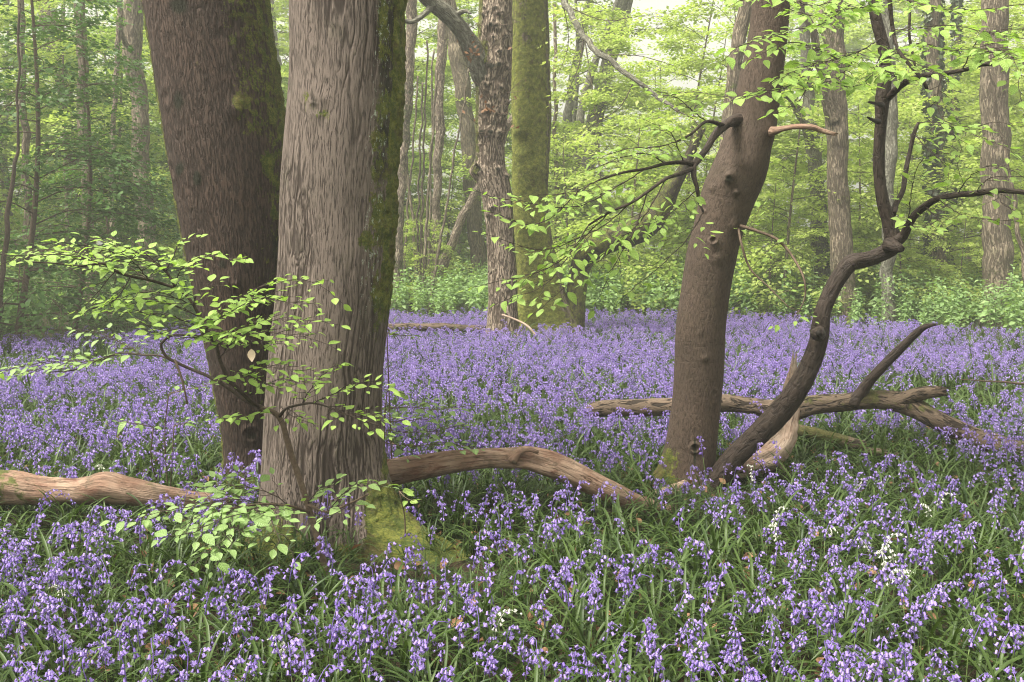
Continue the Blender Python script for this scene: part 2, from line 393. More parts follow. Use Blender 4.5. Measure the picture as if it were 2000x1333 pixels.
class Foliage:
    def __init__(s): s.pos = []; s.dir = []; s.nrm = []; s.size = []
    def leaf(s, p, d, n, z): s.pos.append(p); s.dir.append(d); s.nrm.append(n); s.size.append(z)
    def mb(s, **kw):
        m = MB()
        if s.pos: add_leaves(m, np.array(s.pos), np.array(s.dir), np.array(s.nrm), np.array(s.size), **kw)
        return m
def shoot(wood, fol, A, B, r0=.0022, leaf=.055, step=.034, up=(-.03, -.22, 1), flat=.25, sag=.03, ns=5):
    """a leafy shoot from A to B: zigzag axis with alternate leaves"""
    A = np.asarray(A, float); B = np.asarray(B, float); L = np.linalg.norm(B - A)
    n = max(3, int(L / step) + 1)
    t = np.linspace(0, 1, n)[:, None]; up = np.asarray(up, float)
    C = A + (B - A) * t; d = (B - A) / L; sd_ = unit(np.cross(up, d))
    z = np.where(np.arange(n) % 2, 1, -1)[:, None] * .006
    C = C + sd_ * z + np.array([0, 0, -sag * L]) * (t * t) * 1.0 + rng.normal(0, .002, (n, 3))
    C[0] = A
    tube(wood, C, np.linspace(r0, .0009, n), ns)
    for k in range(1, n):
        s = 1 if k % 2 else -1
        dl = d * rng.uniform(.35, .75) + sd_ * s * rng.uniform(.6, 1.0) + np.array([0, 0, rng.normal(-.12, .14)])
        if k == n - 1: dl = d + rng.normal(0, .15, 3)
        nn = up + rng.normal(0, flat, 3)
        p = C[k] + unit(dl) * .006
        sz = leaf * rng.choice([.55, .75, .95, 1.05, 1.2])  * rng.uniform(.9, 1.1) * (1 - .25 * (k == n - 1))
        fol.leaf(p, dl, nn, sz)
def spray(wood, fol, pts, r0=.004, leaf=.055, side=.16, every=.07, bare=.15, up=(-.03, -.22, 1), flat=.25, step=.034, sag=.03, tilt=.0):
    """a woody twig through pts with side shoots in the roughly horizontal plane"""
    pts = np.asarray(pts, float)
    L = np.linalg.norm(np.diff(pts, axis=0), axis=1).sum(); n = max(4, int(L / .03))
    C = cr(pts, n) + rng.normal(0, .002, (n, 3)); C[0] = pts[0]
    tube(wood, C, np.linspace(r0, r0 * .35, n), 6)
    T, U, W = frames(C); upv = np.asarray(up, float)
    k = int(bare * n); sgn = 1
    stp = max(1, int(every / .03))
    while k < n - 1:
        d = T[k]; s_ = unit(np.cross(upv, d))
        fr = k / n
        l = side * (1.15 - .65 * fr) * rng.uniform(.55, 1.25)
        dd = d * rng.uniform(.5, .9) + s_ * sgn * rng.uniform(.6, 1.0) + np.array([0, 0, rng.normal(tilt, .10)])
        shoot(wood, fol, C[k], C[k] + unit(dd) * l, .0018, leaf, step, up, flat, sag)
        sgn = -sgn; k += max(1, int(stp * rng.uniform(.6, 1.4)))
    shoot(wood, fol, C[-1], C[-1] + T[-1] * side * .8, .0018, leaf, step, up, flat, sag)
def PP(lst): return [P(*a) for a in lst]
def limb(mb, lst, ns=12, n=None, rough=.06, freq=9, jag=0, attrs=None, wig=0, cap=True):
    """lst of (px, py, width_px, depth)"""
    A = np.array([[*P(a[0], a[1], a[3]), a[2] * .5 / F * a[3]] for a in lst])
    L = np.linalg.norm(np.diff(A[:, :3], axis=0), axis=1).sum(); n = n or max(8, int(L / .025))
    S = cr(A, n); C = S[:, :3]; R = np.maximum(S[:, 3], .0008)
    if wig: C = C + fbm_vec(C * 3.0) * wig
    def rf(a, s, C_):
        q = np.stack([np.cos(a)[None] * .35 + C_[:, :1], np.sin(a)[None] * .35 + C_[:, 1:2], C_[:, 2:] + 0 * a[None]], -1)
        return 1 + rough * fbm(q * freq, 3, 11) * 1.6
    tube(mb, C, R, ns, rf, cap, attrs, jag)
    return C, R
def fbm_vec(p): return np.stack([fbm(p, 2, 21), fbm(p, 2, 31), fbm(p, 2, 41)], -1)

def trunk(rows, dfun, ns=96, n=260, feats=(), flares=(), moss=None, dark=None, lichen=None, furrow=None, rough=.02, freq=3.0, ground=True, sl=1.0):
    """rows (py, xl, xr) silhouette; dfun(py) depth of the axis. feats: (px,py,rad_px,height_m) bumps on the camera side.
       flares: (angle, spread, amount, height) root flares. returns MB"""
    A = []
    for (py, xl, xr) in rows:
        d = dfun(py); A.append([*P((xl + xr) / 2, py, d), (xr - xl) * .5 / F * d])
    A = np.array(A)
    if A[0, 2] > A[-1, 2]: A = A[::-1]
    S = cr(A, n); C = S[:, :3]; R = S[:, 3]
    T, U, W = frames(C)
    a = np.linspace(0, 2 * math.pi, ns, endpoint=False)
    z = C[:, 2]
    r = R[:, None] * np.ones((1, ns))
    q = np.stack([np.cos(a)[None] * .5 + C[:, :1], np.sin(a)[None] * .5 + C[:, 1:2], C[:, 2:] * .6 + 0 * a[None]], -1)
    r = r * (1 + rough * fbm(q * freq, 3, 2) * 1.5)
    for (an, spd, amt, hh) in flares:
        da = (a - an + math.pi) % (2 * math.pi) - math.pi
        r = r + amt * np.exp(-np.maximum(z, -.1) / hh)[:, None] * np.exp(-(da / spd) ** 2)[None]
    V = C[:, None, :] + r[..., None] * (np.cos(a)[None, :, None] * U[:, None, :] + np.sin(a)[None, :, None] * W[:, None, :])
    Nn = unit(V - C[:, None, :])
    for (px, py, rad, hgt) in feats:
        d = dfun(py); rr = rad / F * d
        c0 = P(px, py, d); kk = np.argmin(np.linalg.norm(C - c0, axis=1)); off = c0[0] - C[kk, 0]
        dy = math.sqrt(max(1e-4, R[kk] ** 2 - off ** 2)); c1 = np.array([c0[0], d - dy, P(px, py, d - dy)[2]])
        c1[0] = P(px, py, d - dy)[0]
        dist = np.linalg.norm((V - c1), axis=-1) / rr
        g = np.exp(-dist ** 2 * 1.4)
        if hgt < 0: g = np.exp(-dist ** 2 * 2.0) - .45 * np.exp(-((dist - 1.25) / .35) ** 2)    # a hollow with a swollen rim
        V = V + Nn * (hgt * g)[..., None]
    s = np.concatenate([[0], np.cumsum(np.linalg.norm(np.diff(C, axis=0), axis=1))])
    R0 = float(R.mean())
    bc = np.stack([R0 * np.cos(a)[None, :] * np.ones((n, 1)), R0 * np.sin(a)[None, :] * np.ones((n, 1)), s[:, None] * np.ones((1, ns))], -1).reshape(-1, 3)
    i = np.arange(n - 1)[:, None] * ns; j = np.arange(ns)[None, :]; j2 = (j + 1) % ns
    Q = np.stack([i + j, i + j2, i + ns + j2, i + ns + j], -1).reshape(-1, 4)
    V = V.reshape(-1, 3); px, py = proj(V)
    fur = np.zeros(len(V))
    if furrow:
        ax0 = ((V - np.repeat(C, ns, 0))[:, 0] / np.repeat(R, ns))
        q = bc.copy(); wv = noise(q * np.array([3, 3, 2.2]), 51) * .035 + noise(q * np.array([8, 8, 7.]), 52) * .012
        q[:, 0] += wv; q[:, 1] += wv
        for (fs, fz, wd, dep, mk) in furrow:
            nn = noise(q * np.array([fs, fs, fz]), 60 + int(fs)) + .35 * noise(q * np.array([fs * 2.1, fs * 2.1, fz * 2.4]), 70 + int(fs))
            g = np.clip(1 - np.abs(nn) / wd, 0, 1) * mk(ax0, py) * np.clip(.75 + 1.2 * noise(q * np.array([5, 5, 1.6]), 81), 0, 1)
            fur = np.maximum(fur, sstep(g, .12, .55)); V = V - Nn.reshape(-1, 3) * (dep * g ** .8)[:, None]
    C2 = np.repeat(C, ns, 0); rel = (V - C2); R2 = np.repeat(R, ns)
    ax = rel[:, 0] / R2                                   # -1 left .. 1 right as the camera sees it
    at = dict(bc=bc)
    z0 = np.zeros(len(V)); at['furrow'] = fur
    at['moss'] = moss(ax, px, py, rel[:, 1] / R2) if moss else z0
    at['dark'] = dark(ax, px, py) if dark else z0
    at['lichen'] = lichen(ax, px, py) if lichen else z0
    V = V + Nn.reshape(-1, 3) * (np.clip(at['moss'] - .3, 0, .8) * (.016 * fbm(V * 34, 3, 90) + .02 * fbm(V * 9, 2, 91) + .004))[:, None]
    k = len(V); V = np.vstack([V, C[-1]])
    jj = np.arange(ns); jn = (jj + 1) % ns
    mb = MB()
    for kk_ in list(at): at[kk_] = np.concatenate([at[kk_], at[kk_][-1:]])
    mb.add(V, Q, np.stack([(n - 1) * ns + jj, (n - 1) * ns + jn, np.full(ns, k)], -1), **at)
    return mb
def blob(px, py, cx, cy, rx, ry): return np.exp(-(((px - cx) / rx) ** 2 + ((py - cy) / ry) ** 2))
def sstep(x, a, b):
    t = np.clip((x - a) / (b - a), 0, 1); return t * t * (3 - 2 * t)

OCC = []     # (x, y, r) footprints where nothing grows
# ------------------------------------------------------------------ big front tree
def front_tree():
    rows = [(-420, 575, 800), (-200, 573, 796), (0, 570, 790), (100, 570, 786), (200, 566, 783), (300, 557, 778), (400, 549, 773), (500, 545, 768),
            (600, 538, 760), (700, 528, 751), (800, 519, 746), (900, 514, 746), (960, 513, 747), (1020, 511, 750), (1090, 508, 752), (1180, 505, 756)]
    d = lambda py: 5.02
    moss = lambda ax, px, py, ay: np.clip(np.maximum.reduce([
        1.15 * sstep(ax, .80, .93) * (1 - sstep(py, 560, 680)),
        (.50 + .35 * fbm(np.stack([ax * 3, py * .012, ax * 0], -1), 3, 8)) * sstep(ax, .52 , .70) * (1 - sstep(py, 480, 640)),
        .9 * blob(px, py, 738, 275, 22, 22), .8 * blob(px, py, 715, 470, 20, 28), .9 * blob(px, py, 742, 430, 20, 60), .85 * blob(px, py, 738, 575, 16, 55), .6 * blob(px, py, 737, 640, 14, 40),
        .62 * blob(px, py, 632, 225, 18, 20), .5 * blob(px, py, 600, 200, 20, 30),
        1.25 * sstep(py, 915, 975) * sstep(px, 690, 745), .8 * sstep(py, 1030, 1090), .7 * sstep(py, 985, 1050) * (1 - sstep(px, 560, 640)), .75 * blob(px, py, 755, 900, 12, 70)]), 0, 1.2)
    lich = lambda ax, px, py: .9 * sstep(ax, .45, .6) * (1 - sstep(ax, .84, .92)) * (1 - sstep(py, 620, 760))
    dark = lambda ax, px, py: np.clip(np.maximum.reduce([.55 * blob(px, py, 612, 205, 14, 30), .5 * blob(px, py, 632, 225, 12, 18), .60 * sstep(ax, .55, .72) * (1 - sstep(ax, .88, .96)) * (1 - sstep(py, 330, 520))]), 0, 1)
    feats = [(612, 180, 22, .010), (632, 195, 16, .012), (618, 215, 12, -.007), (625, 228, 14, .008), (690, 690, 14, .006)]
    fl = [(-.32, .50, .46, .17), (.5, .4, .12, .2), (math.pi + .35, .5, .12, .13), (-1.9, .45, .10, .10), (2.2, .5, .15, .2), (-.40, .28, .20, .07)]
    t = empty('tall_tree', (float(P(632, 1090, 5.02)[0]), 5.02, 0), 'nearest thick grey-brown trunk with vertical ridges, a mossy right edge and moss-covered root', 'tree')
    m1 = lambda ax, py: .25 + .75 * sstep(ax, -.55, .0) * (1 - .5 * sstep(ax, .75, .9))
    m2 = lambda ax, py: .55 + 0 * ax
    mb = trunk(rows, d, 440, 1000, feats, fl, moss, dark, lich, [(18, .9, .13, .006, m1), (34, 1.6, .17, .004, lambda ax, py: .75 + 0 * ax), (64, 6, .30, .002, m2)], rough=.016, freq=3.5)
    part('trunk', mb, M['front'], t)
    # crack scars as low curved ridges of callus
    OCC.append((t.location.x, 5.02, .36)); OCC.append((t.location.x + .42, 4.9, .17))
    return t
front_tree()

# ------------------------------------------------------------------ leaning tree behind it
def left_tree():
    rows = [(-420, 222, 470), (-200, 256, 496), (0, 288, 522), (100, 303, 534), (200, 318, 548), (300, 333, 560), (400, 350, 566), (500, 368, 566),
            (600, 388, 560), (700, 408, 552), (800, 426, 545), (880, 437, 540), (940, 436, 545), (1000, 432, 550)]
    d = lambda py: 5.95
    moss = lambda ax, px, py, ay: np.clip(np.maximum.reduce([
        .95 * (1 - sstep(ax, -.97, -.82)), .58 * sstep(ax, .60, .9) * (1 - sstep(py, 420, 560)), .95 * sstep(ax, .93, .99) * (1 - sstep(py, 500, 600)),
        1.0 * blob(px, py, 468, 200, 20, 26), .7 * blob(px, py, 490, 40, 14, 26), .9 * blob(px, py, 525, 320, 18, 34), .8 * blob(px, py, 536, 410, 10, 22), .55 * blob(px, py, 387, 125, 10, 10),
        .50 * sstep(ax, .25, .6) * (1 - sstep(py, 240, 380)), .33 * sstep(ax, .2, .7), .8 * sstep(py, 890, 960)]), 0, 1.1)
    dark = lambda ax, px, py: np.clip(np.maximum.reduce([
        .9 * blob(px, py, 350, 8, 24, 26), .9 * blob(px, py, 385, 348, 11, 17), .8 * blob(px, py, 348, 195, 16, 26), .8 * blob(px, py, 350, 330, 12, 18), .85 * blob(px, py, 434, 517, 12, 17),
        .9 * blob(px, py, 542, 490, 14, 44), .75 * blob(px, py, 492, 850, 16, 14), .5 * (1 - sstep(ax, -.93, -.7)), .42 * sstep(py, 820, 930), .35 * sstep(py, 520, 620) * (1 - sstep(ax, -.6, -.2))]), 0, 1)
    feats = [(340, 190, 18, -.016), (352, 203, 12, .012), (385, 262, 7, .022), (466, 210, 22, .026), (352, 330, 18, -.015), (385, 350, 13, -.012), (455, 545, 18, .014), (462, 555, 8, .018),
             (508, 435, 7, .022), (448, 715, 12, .012), (433, 518, 12, .01), (505, 700, 8, .012), (490, 848, 12, -.02)] + \
            [(float(x), float(y), 3.2, .012) for x, y in zip(rng.uniform(448, 530, 60), rng.uniform(20, 260, 60))]
    fl = [(math.pi, .5, .10, .12), (-.8, .5, .10, .12), (-2.2, .4, .08, .1)]
    t = empty('leaning_tree', (float(P(490, 940, 5.95)[0]), 5.95, 0), 'thick reddish-brown trunk leaning left, olive moss on its right side, behind the ridged trunk', 'tree')
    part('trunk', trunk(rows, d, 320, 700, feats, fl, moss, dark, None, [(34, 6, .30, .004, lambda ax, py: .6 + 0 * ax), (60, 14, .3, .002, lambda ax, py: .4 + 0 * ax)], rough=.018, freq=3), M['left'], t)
    OCC.append((t.location.x, 5.95, .33))
left_tree()

# ------------------------------------------------------------------ slim curved beech
def slim_tree():
    rows = [(-420, 1500, 1572), (-200, 1485, 1558), (0, 1470, 1542), (80, 1461, 1535), (175, 1440, 1524), (245, 1427, 1515), (285, 1411, 1506), (330, 1393, 1497), (385, 1370, 1474), (455, 1353, 1449), (500, 1341, 1438),
            (570, 1330, 1425), (640, 1320, 1417), (710, 1317, 1414), (780, 1313, 1408), (850, 1304, 1401), (900, 1298, 1396), (950, 1292, 1394), (1010, 1286, 1396)]
    d = lambda py: 6.25
    moss = lambda ax, px, py, ay: np.clip(np.maximum(.62 * sstep(py, 845, 900) * (1 - sstep(ax, -.8, -.2)), .3 * sstep(py, 900, 940)), 0, 1)
    dark = lambda ax, px, py: np.clip(np.maximum.reduce([.7 * blob(px, py, 1423, 350, 9, 9), .5 * blob(px, py, 1436, 377, 7, 6), .5 * blob(px, py, 1390, 368, 10, 5), .8 * blob(px, py, 1357, 880, 4, 45)]), 0, 1)
    feats = [(1424, 352, 24, .020), (1425, 345, 9, .045), (1423, 352, 5, -.03), (1437, 376, 6, .03), (1388, 366, 10, .018), (1450, 318, 20, .014), (1410, 320, 22, .010), (1395, 478, 13, .016), (1393, 470, 6, -.02),
             (1400, 505, 13, .009), (1432, 440, 12, .010), (1393, 785, 9, .010), (1376, 700, 8, .012), (1392, 768, 7, -.008), (1372, 405, 8, -.01), (1368, 650, 8, .006), (1500, 255, 18, .012), (1440, 240, 18, .012), (1357, 875, 7, -.03)]
    fl = [(math.pi + .2, .5, .12, .12), (.1, .5, .05, .10), (-1.4, .5, .05, .1)]
    t = empty('slim_beech', (float(P(1345, 950, 6.25)[0]), 6.25, 0), 'slim smooth brown beech bent rightwards, with a knot at its bend and pale dead snag', 'tree')
    tr = part('trunk', trunk(rows, d, 200, 700, feats, fl, moss, dark, None, [(5, 26, .06, .0012, lambda ax, py: .30 + 0 * ax), (60, 10, .3, .001, lambda ax, py: .30 + 0 * ax)], rough=.016, freq=3), M['slim'], t)
    OCC.append((t.location.x, 6.25, .2))
    # dead snag
    b = MB(); limb(b, [(1495, 260, 26, 6.2), (1512, 257, 17, 6.1), (1530, 252, 11, 6.0), (1555, 248, 10, 5.95), (1585, 249, 11, 5.9), (1605, 256, 10, 5.9), (1632, 263, 6, 5.85)], 14, rough=.12, jag=.03)
    part('dead_snag', b, M['dead'], t, 'pale broken dead branch stub')
    # the living limb to the left with its spray
    b = MB()
    limb(b, [(1450, 235, 30, 6.2), (1430, 237, 21, 6.12), (1412, 248, 17, 6.0), (1395, 266, 15, 5.9), (1378, 294, 13, 5.8), (1360, 316, 14, 5.7), (1352, 326, 11, 5.65)], 12, rough=.10)
    limb(b, [(1354, 322, 12, 5.66), (1335, 318, 9, 5.6), (1300, 320, 7, 5.5), (1262, 330, 6, 5.4), (1215, 338, 5, 5.3), (1170, 352, 4, 5.2)], 8)
    limb(b, [(1354, 322, 13, 5.66), (1355, 345, 11, 5.62), (1362, 370, 8, 5.6), (1365, 395, 6, 5.6), (1374, 415, 4, 5.55)], 8)
    limb(b, [(1352, 330, 10, 5.64), (1330, 340, 8, 5.5), (1300, 350, 7, 5.35), (1265, 375, 6, 5.2), (1230, 398, 5.5, 5.1), (1190, 415, 5, 5.0), (1150, 440, 4, 4.9)], 8)
    limb(b, [(1415, 246, 10, 6.0), (1380, 238, 6, 5.8), (1350, 262, 5, 5.7), (1320, 278, 4, 5.6)], 6)
    br = part('branch', b, M['crook'], t, 'dark living branch reaching left')
    w, f = MB(), Foliage()
    S = [  # centre spray, its twigs and leaves
        ([(1170, 352, 5.2), (1130, 372, 5.0), (1090, 380, 4.9), (1050, 382, 4.8)], .16),
        ([(1262, 330, 5.4), (1200, 368, 5.2), (1140, 400, 5.0), (1080, 405, 4.9), (1010, 392, 4.8), (958, 386, 4.7)], .15),
        ([(1230, 398, 5.1), (1180, 440, 5.0), (1120, 470, 4.9), (1060, 488, 4.8), (985, 470, 4.7)], .17),
        ([(1190, 415, 5.0), (1150, 455, 4.9), (1100, 505, 4.8), (1040, 535, 4.7), (965, 552, 4.65)], .17),
        ([(1150, 440, 4.9), (1110, 500, 4.8), (1060, 560, 4.7), (1000, 580, 4.65)], .15),
        ([(1300, 350, 5.35), (1260, 420, 5.25), (1200, 485, 5.2), (1130, 540, 5.1), (1070, 590, 5.0)], .16),
        ([(1265, 375, 5.2), (1240, 450, 5.1), (1210, 500, 5.1), (1180, 560, 5.1)], .15),
        ([(1374, 415, 5.55), (1340, 470, 5.4), (1290, 520, 5.3), (1240, 560, 5.2)], .15),
        ([(1362, 370, 5.6), (1330, 400, 5.5), (1290, 430, 5.4), (1240, 450, 5.3)], .14),
        ([(1300, 320, 5.5), (1260, 300, 5.4), (1210, 310, 5.3), (1160, 330, 5.2)], .14),
        ([(1320, 278, 5.6), (1280, 288, 5.5), (1230, 290, 5.4), (1180, 305, 5.3)], .13),
        ([(1335, 318, 5.6), (1310, 260, 5.5), (1270, 240, 5.4)], .12),
        ([(1380, 238, 5.8), (1350, 215, 5.7), (1320, 190, 5.6), (1270, 175, 5.5)], .13),
        ([(1130, 372, 5.0), (1085, 420, 4.9), (1035, 440, 4.8), (985, 425, 4.7)], .13),
    ]
    for pts, sd_ in S: spray(w, f, PP(pts), .0036, .058, sd_, every=.08, bare=.12, flat=.30, tilt=-.08, sag=.08)
    part('twig', w, M['twig'], br); part('foliage', f.mb(), M['leaf_near'], br)
    # hanging leafy twigs on the trunk's right and across its top
    w, f = MB(), Foliage()
    limb(w, [(1440, 440, 8, 6.15), (1480, 452, 6, 6.0), (1520, 470, 6, 5.9), (1550, 505, 5, 5.8), (1570, 545, 4, 5.7), (1572, 580, 3, 5.7), (1560, 610, 2, 5.7)], 6)
    limb(w, [(1441, 442, 5, 6.14), (1449, 480, 5, 6.02), (1465, 525, 4, 6.0), (1500, 560, 3, 5.9), (1540, 600, 2, 5.8)], 6)
    for pts in ([(1500, 560, 5.9), (1520, 572, 5.85), (1548, 565, 5.8)], [(1540, 600, 5.8), (1552, 604, 5.8), (1575, 615, 5.75)], [(1465, 525, 6), (1490, 500, 5.9), (1510, 482, 5.85)],
                [(1447, 468, 6.03), (1465, 440, 5.9), (1480, 415, 5.9)], [(1560, 608, 5.7), (1545, 622, 5.7), (1530, 628, 5.7)]):
        spray(w, f, PP(pts), .002, .05, .07, every=.09, sag=.1)
    b2 = part('twig', w, M['twigbrown'], t, 'thin hanging twigs on the right'); part('foliage', f.mb(), M['leaf_near'], b2)
slim_tree()

# ------------------------------------------------------------------ crooked dark tree, right
def crooked_tree():
    t = empty('crooked_tree', (float(P(1405, 930, 6.1)[0]), 6.1, 0), 'thin dark crooked tree curving up rightwards with an elbow bend and branches reaching right', 'tree')
    b = MB()
    W_ = [(1385, 965, 49, 6.15), (1408, 928, 45, 6.12), (1440, 888, 44, 6.1), (1490, 840, 45, 6.05), (1530, 798, 46, 6.0), (1560, 756, 43, 5.95), (1583, 712, 38, 5.92), (1598, 668, 36, 5.9), (1602, 640, 36, 5.9), (1608, 606, 31, 5.9), (1624, 568, 30, 5.9),
          (1640, 540, 31, 5.9), (1662, 514, 33, 5.9), (1694, 507, 30, 5.9), (1720, 497, 30, 5.9), (1740, 485, 33, 5.9), (1748, 468, 31, 5.9)]
    limb(b, W_, 28, 240, rough=.06, freq=7)
    limb(b, [(1746, 474, 34, 5.9), (1738, 440, 27, 5.9), (1724, 395, 24, 5.9), (1717, 340, 22, 5.9), (1717, 290, 21, 5.9), (1720, 240, 22, 5.9), (1724, 190, 27, 5.9), (1729, 140, 23, 5.9), (1726, 95, 22, 5.9), (1714, 50, 21, 5.9), (1706, 0, 20, 5.9), (1700, -120, 20, 5.9), (1710, -260, 18, 5.9)], 22, 200, rough=.07, freq=8)
    # knuckle, and a boss with a painted hole
    limb(b, [(1735, 478, 30, 5.85), (1752, 484, 22, 5.78), (1762, 487, 12, 5.74)], 12, rough=.1)
    limb(b, [(1598, 652, 30, 5.82), (1599, 651, 22, 5.72), (1599, 651, 13, 5.70)], 14, 8, rough=.15)
    tr = part('trunk', b, M['crook'], t)
    h = MB(); limb(h, [(1599, 652, 12, 5.72), (1599, 652, 12, 5.692)], 12, 3); part('knot_hole', h, simple_mat('knot_hole_shade', (.006, .004, .003), (.012, .009, .007)), t)  # solid near-black plug: the shade inside the hole is put into its colour
    def br(lst, jag=0):
        m = MB(); C, R = limb(m, lst, 12, rough=.08, freq=12, jag=jag, wig=.012); return part('branch', m, M['crook'], t), C
    R1, C1 = br([(1724, 200, 16, 5.92), (1740, 187, 14, 5.85), (1752, 174, 13, 5.78), (1770, 160, 12, 5.68), (1800, 148, 10, 5.5), (1840, 142, 9, 5.3), (1880, 135, 8, 5.2), (1910, 126, 7.5, 5.1), (1948, 121, 7, 5.0), (2010, 100, 6, 4.9), (2090, 90, 4, 4.8)])
    R2, C2 = br([(1748, 470, 30, 5.88), (1762, 462, 20, 5.85), (1772, 440, 16, 5.8), (1785, 420, 15, 5.75), (1805, 402, 14, 5.7), (1830, 387, 13, 5.6), (1870, 380, 12, 5.5), (1905, 378, 12, 5.4), (1945, 372, 11, 5.3), (2000, 375, 10, 5.2), (2080, 385, 8, 5.1)])
    R3, C3 = br([(1740, 420, 16, 5.9), (1748, 400, 11, 5.95), (1762, 370, 10, 6.0), (1768, 340, 10, 6.05), (1776, 300, 8, 6.1), (1785, 262, 8, 6.1), (1794, 240, 6, 6.1)])
    R4, C4 = br([(1735, -40, 10, 5.5), (1739, 20, 8, 5.5), (1744, 60, 7, 5.5), (1753, 95, 7, 5.45), (1775, 125, 7, 5.4), (1798, 152, 7, 5.35), (1808, 171, 6, 5.33)], .01)
    R5, _ = br([(1778, -40, 6, 5.6), (1776, 30, 5, 5.6), (1775, 70, 5, 5.6), (1782, 110, 5, 5.58), (1785, 128, 4, 5.55)])
    for st in ([(1722, 205, 12, 5.85), (1712, 203, 7, 5.7), (1697, 200, 4, 5.6)], [(1716, 238, 12, 5.85), (1705, 235, 7, 5.7), (1695, 230, 4, 5.62)]):
        m = MB(); limb(m, st, 8, 8, jag=.008); part('branch_stub', m, M['crook'], t)
    LS = .066
    def group(bo, specs, mat='leaf_near', leaf=LS, ev=.075):
        w, f = MB(), Foliage()
        for pts, s_ in specs: spray(w, f, PP(pts), .0032, leaf, s_, every=ev, bare=.1, flat=.32, tilt=-.10, sag=.10)
        part('twig', w, M['twig'], bo); part('foliage', f.mb(), M[mat], bo)
    group(R4, [([(1720, 75, 5.8), (1680, 100, 5.5), (1635, 115, 5.2), (1590, 125, 4.9), (1540, 145, 4.7), (1490, 175, 4.6)], .13),
               ([(1635, 115, 5.2), (1580, 90, 5.0), (1530, 85, 4.8), (1480, 110, 4.7)], .11),
               ([(1590, 125, 4.9), (1550, 165, 4.7), (1500, 180, 4.6), (1450, 190, 4.5)], .10),
               ([(1680, 100, 5.5), (1640, 150, 5.2), (1600, 165, 5.0), (1560, 185, 4.9)], .12),
               ([(1726, 90, 5.8), (1700, 150, 5.4), (1660, 170, 5.2), (1610, 150, 5.0)], .10),
               ([(1706, -30, 5.8), (1620, 40, 5.3), (1540, 60, 4.9), (1470, 80, 4.6), (1430, 100, 4.5)], .12),
               ([(1706, -30, 5.8), (1600, 10, 5.2), (1500, -10, 4.8), (1440, 5, 4.6)], .12),
               ([(1590, 125, 4.9), (1560, 200, 4.6), (1520, 215, 4.5)], .09),
               ([(1726, 90, 5.8), (1780, 120, 5.2), (1840, 150, 4.8)], .10),
               ([(1706, -30, 5.8), (1800, 10, 5.0), (1900, 20, 4.6), (1990, 10, 4.4)], .12),
               ([(1706, 10, 5.8), (1650, 20, 5.5), (1580, 30, 5.2), (1520, 5, 5.0)], .12),
               ([(1744, 60, 5.5), (1790, 55, 5.2), (1850, 50, 4.9), (1910, 60, 4.7), (1990, 75, 4.6)], .12),
               ([(1753, 95, 5.4), (1800, 85, 5.1), (1860, 100, 4.9), (1920, 90, 4.7)], .11)])
    group(R1, [([(1910, 126, 5.1), (1935, 95, 4.6), (1960, 100, 4.2), (1980, 120, 4.0)], .10),
               ([(1880, 135, 5.2), (1910, 80, 4.9), (1950, 60, 4.7), (2010, 55, 4.6)], .12),
               ([(1840, 142, 5.3), (1830, 200, 5.1), (1850, 240, 4.9), (1900, 250, 4.8)], .10),
               ([(1768, 160, 5.65), (1740, 145, 5.3), (1720, 130, 4.9)], .09),
               ([(2010, 100, 4.9), (1990, 150, 4.7), (1995, 200, 4.6)], .09)])
    group(R3, [([(1794, 240, 6.1), (1830, 240, 5.9), (1880, 255, 5.7), (1930, 275, 5.5), (1965, 290, 5.4), (2010, 325, 5.3)], .13),
               ([(1830, 240, 5.9), (1860, 262, 5.7), (1878, 290, 5.6), (1870, 325, 5.6), (1878, 350, 5.6)], .11),
               ([(1880, 255, 5.7), (1940, 240, 5.5), (2000, 250, 5.4)], .12),
               ([(1785, 262, 6.1), (1810, 290, 5.9), (1850, 330, 5.7), (1850, 360, 5.6)], .10)], ev=.12)
    group(R2, [([(1905, 378, 5.4), (1930, 350, 5.2), (1975, 345, 5.1), (2020, 350, 5.0)], .10),
               ([(1870, 380, 5.5), (1890, 350, 5.3), (1930, 325, 5.1), (1970, 330, 5.0)], .11),
               ([(1805, 402, 5.7), (1830, 430, 5.4), (1790, 445, 5.2), (1770, 430, 5.1)], .09),
               ([(1830, 387, 5.6), (1860, 410, 5.4), (1900, 425, 5.2), (1960, 430, 5.1)], .12),
               ([(1945, 372, 5.3), (1960, 400, 5.1), (2000, 420, 5.0)], .10),
               ([(1772, 440, 5.8), (1790, 330, 5.5), (1830, 300, 5.3), (1850, 300, 5.2)], .09)], ev=.10)
    OCC.append((t.location.x, 6.1, .12))
crooked_tree()

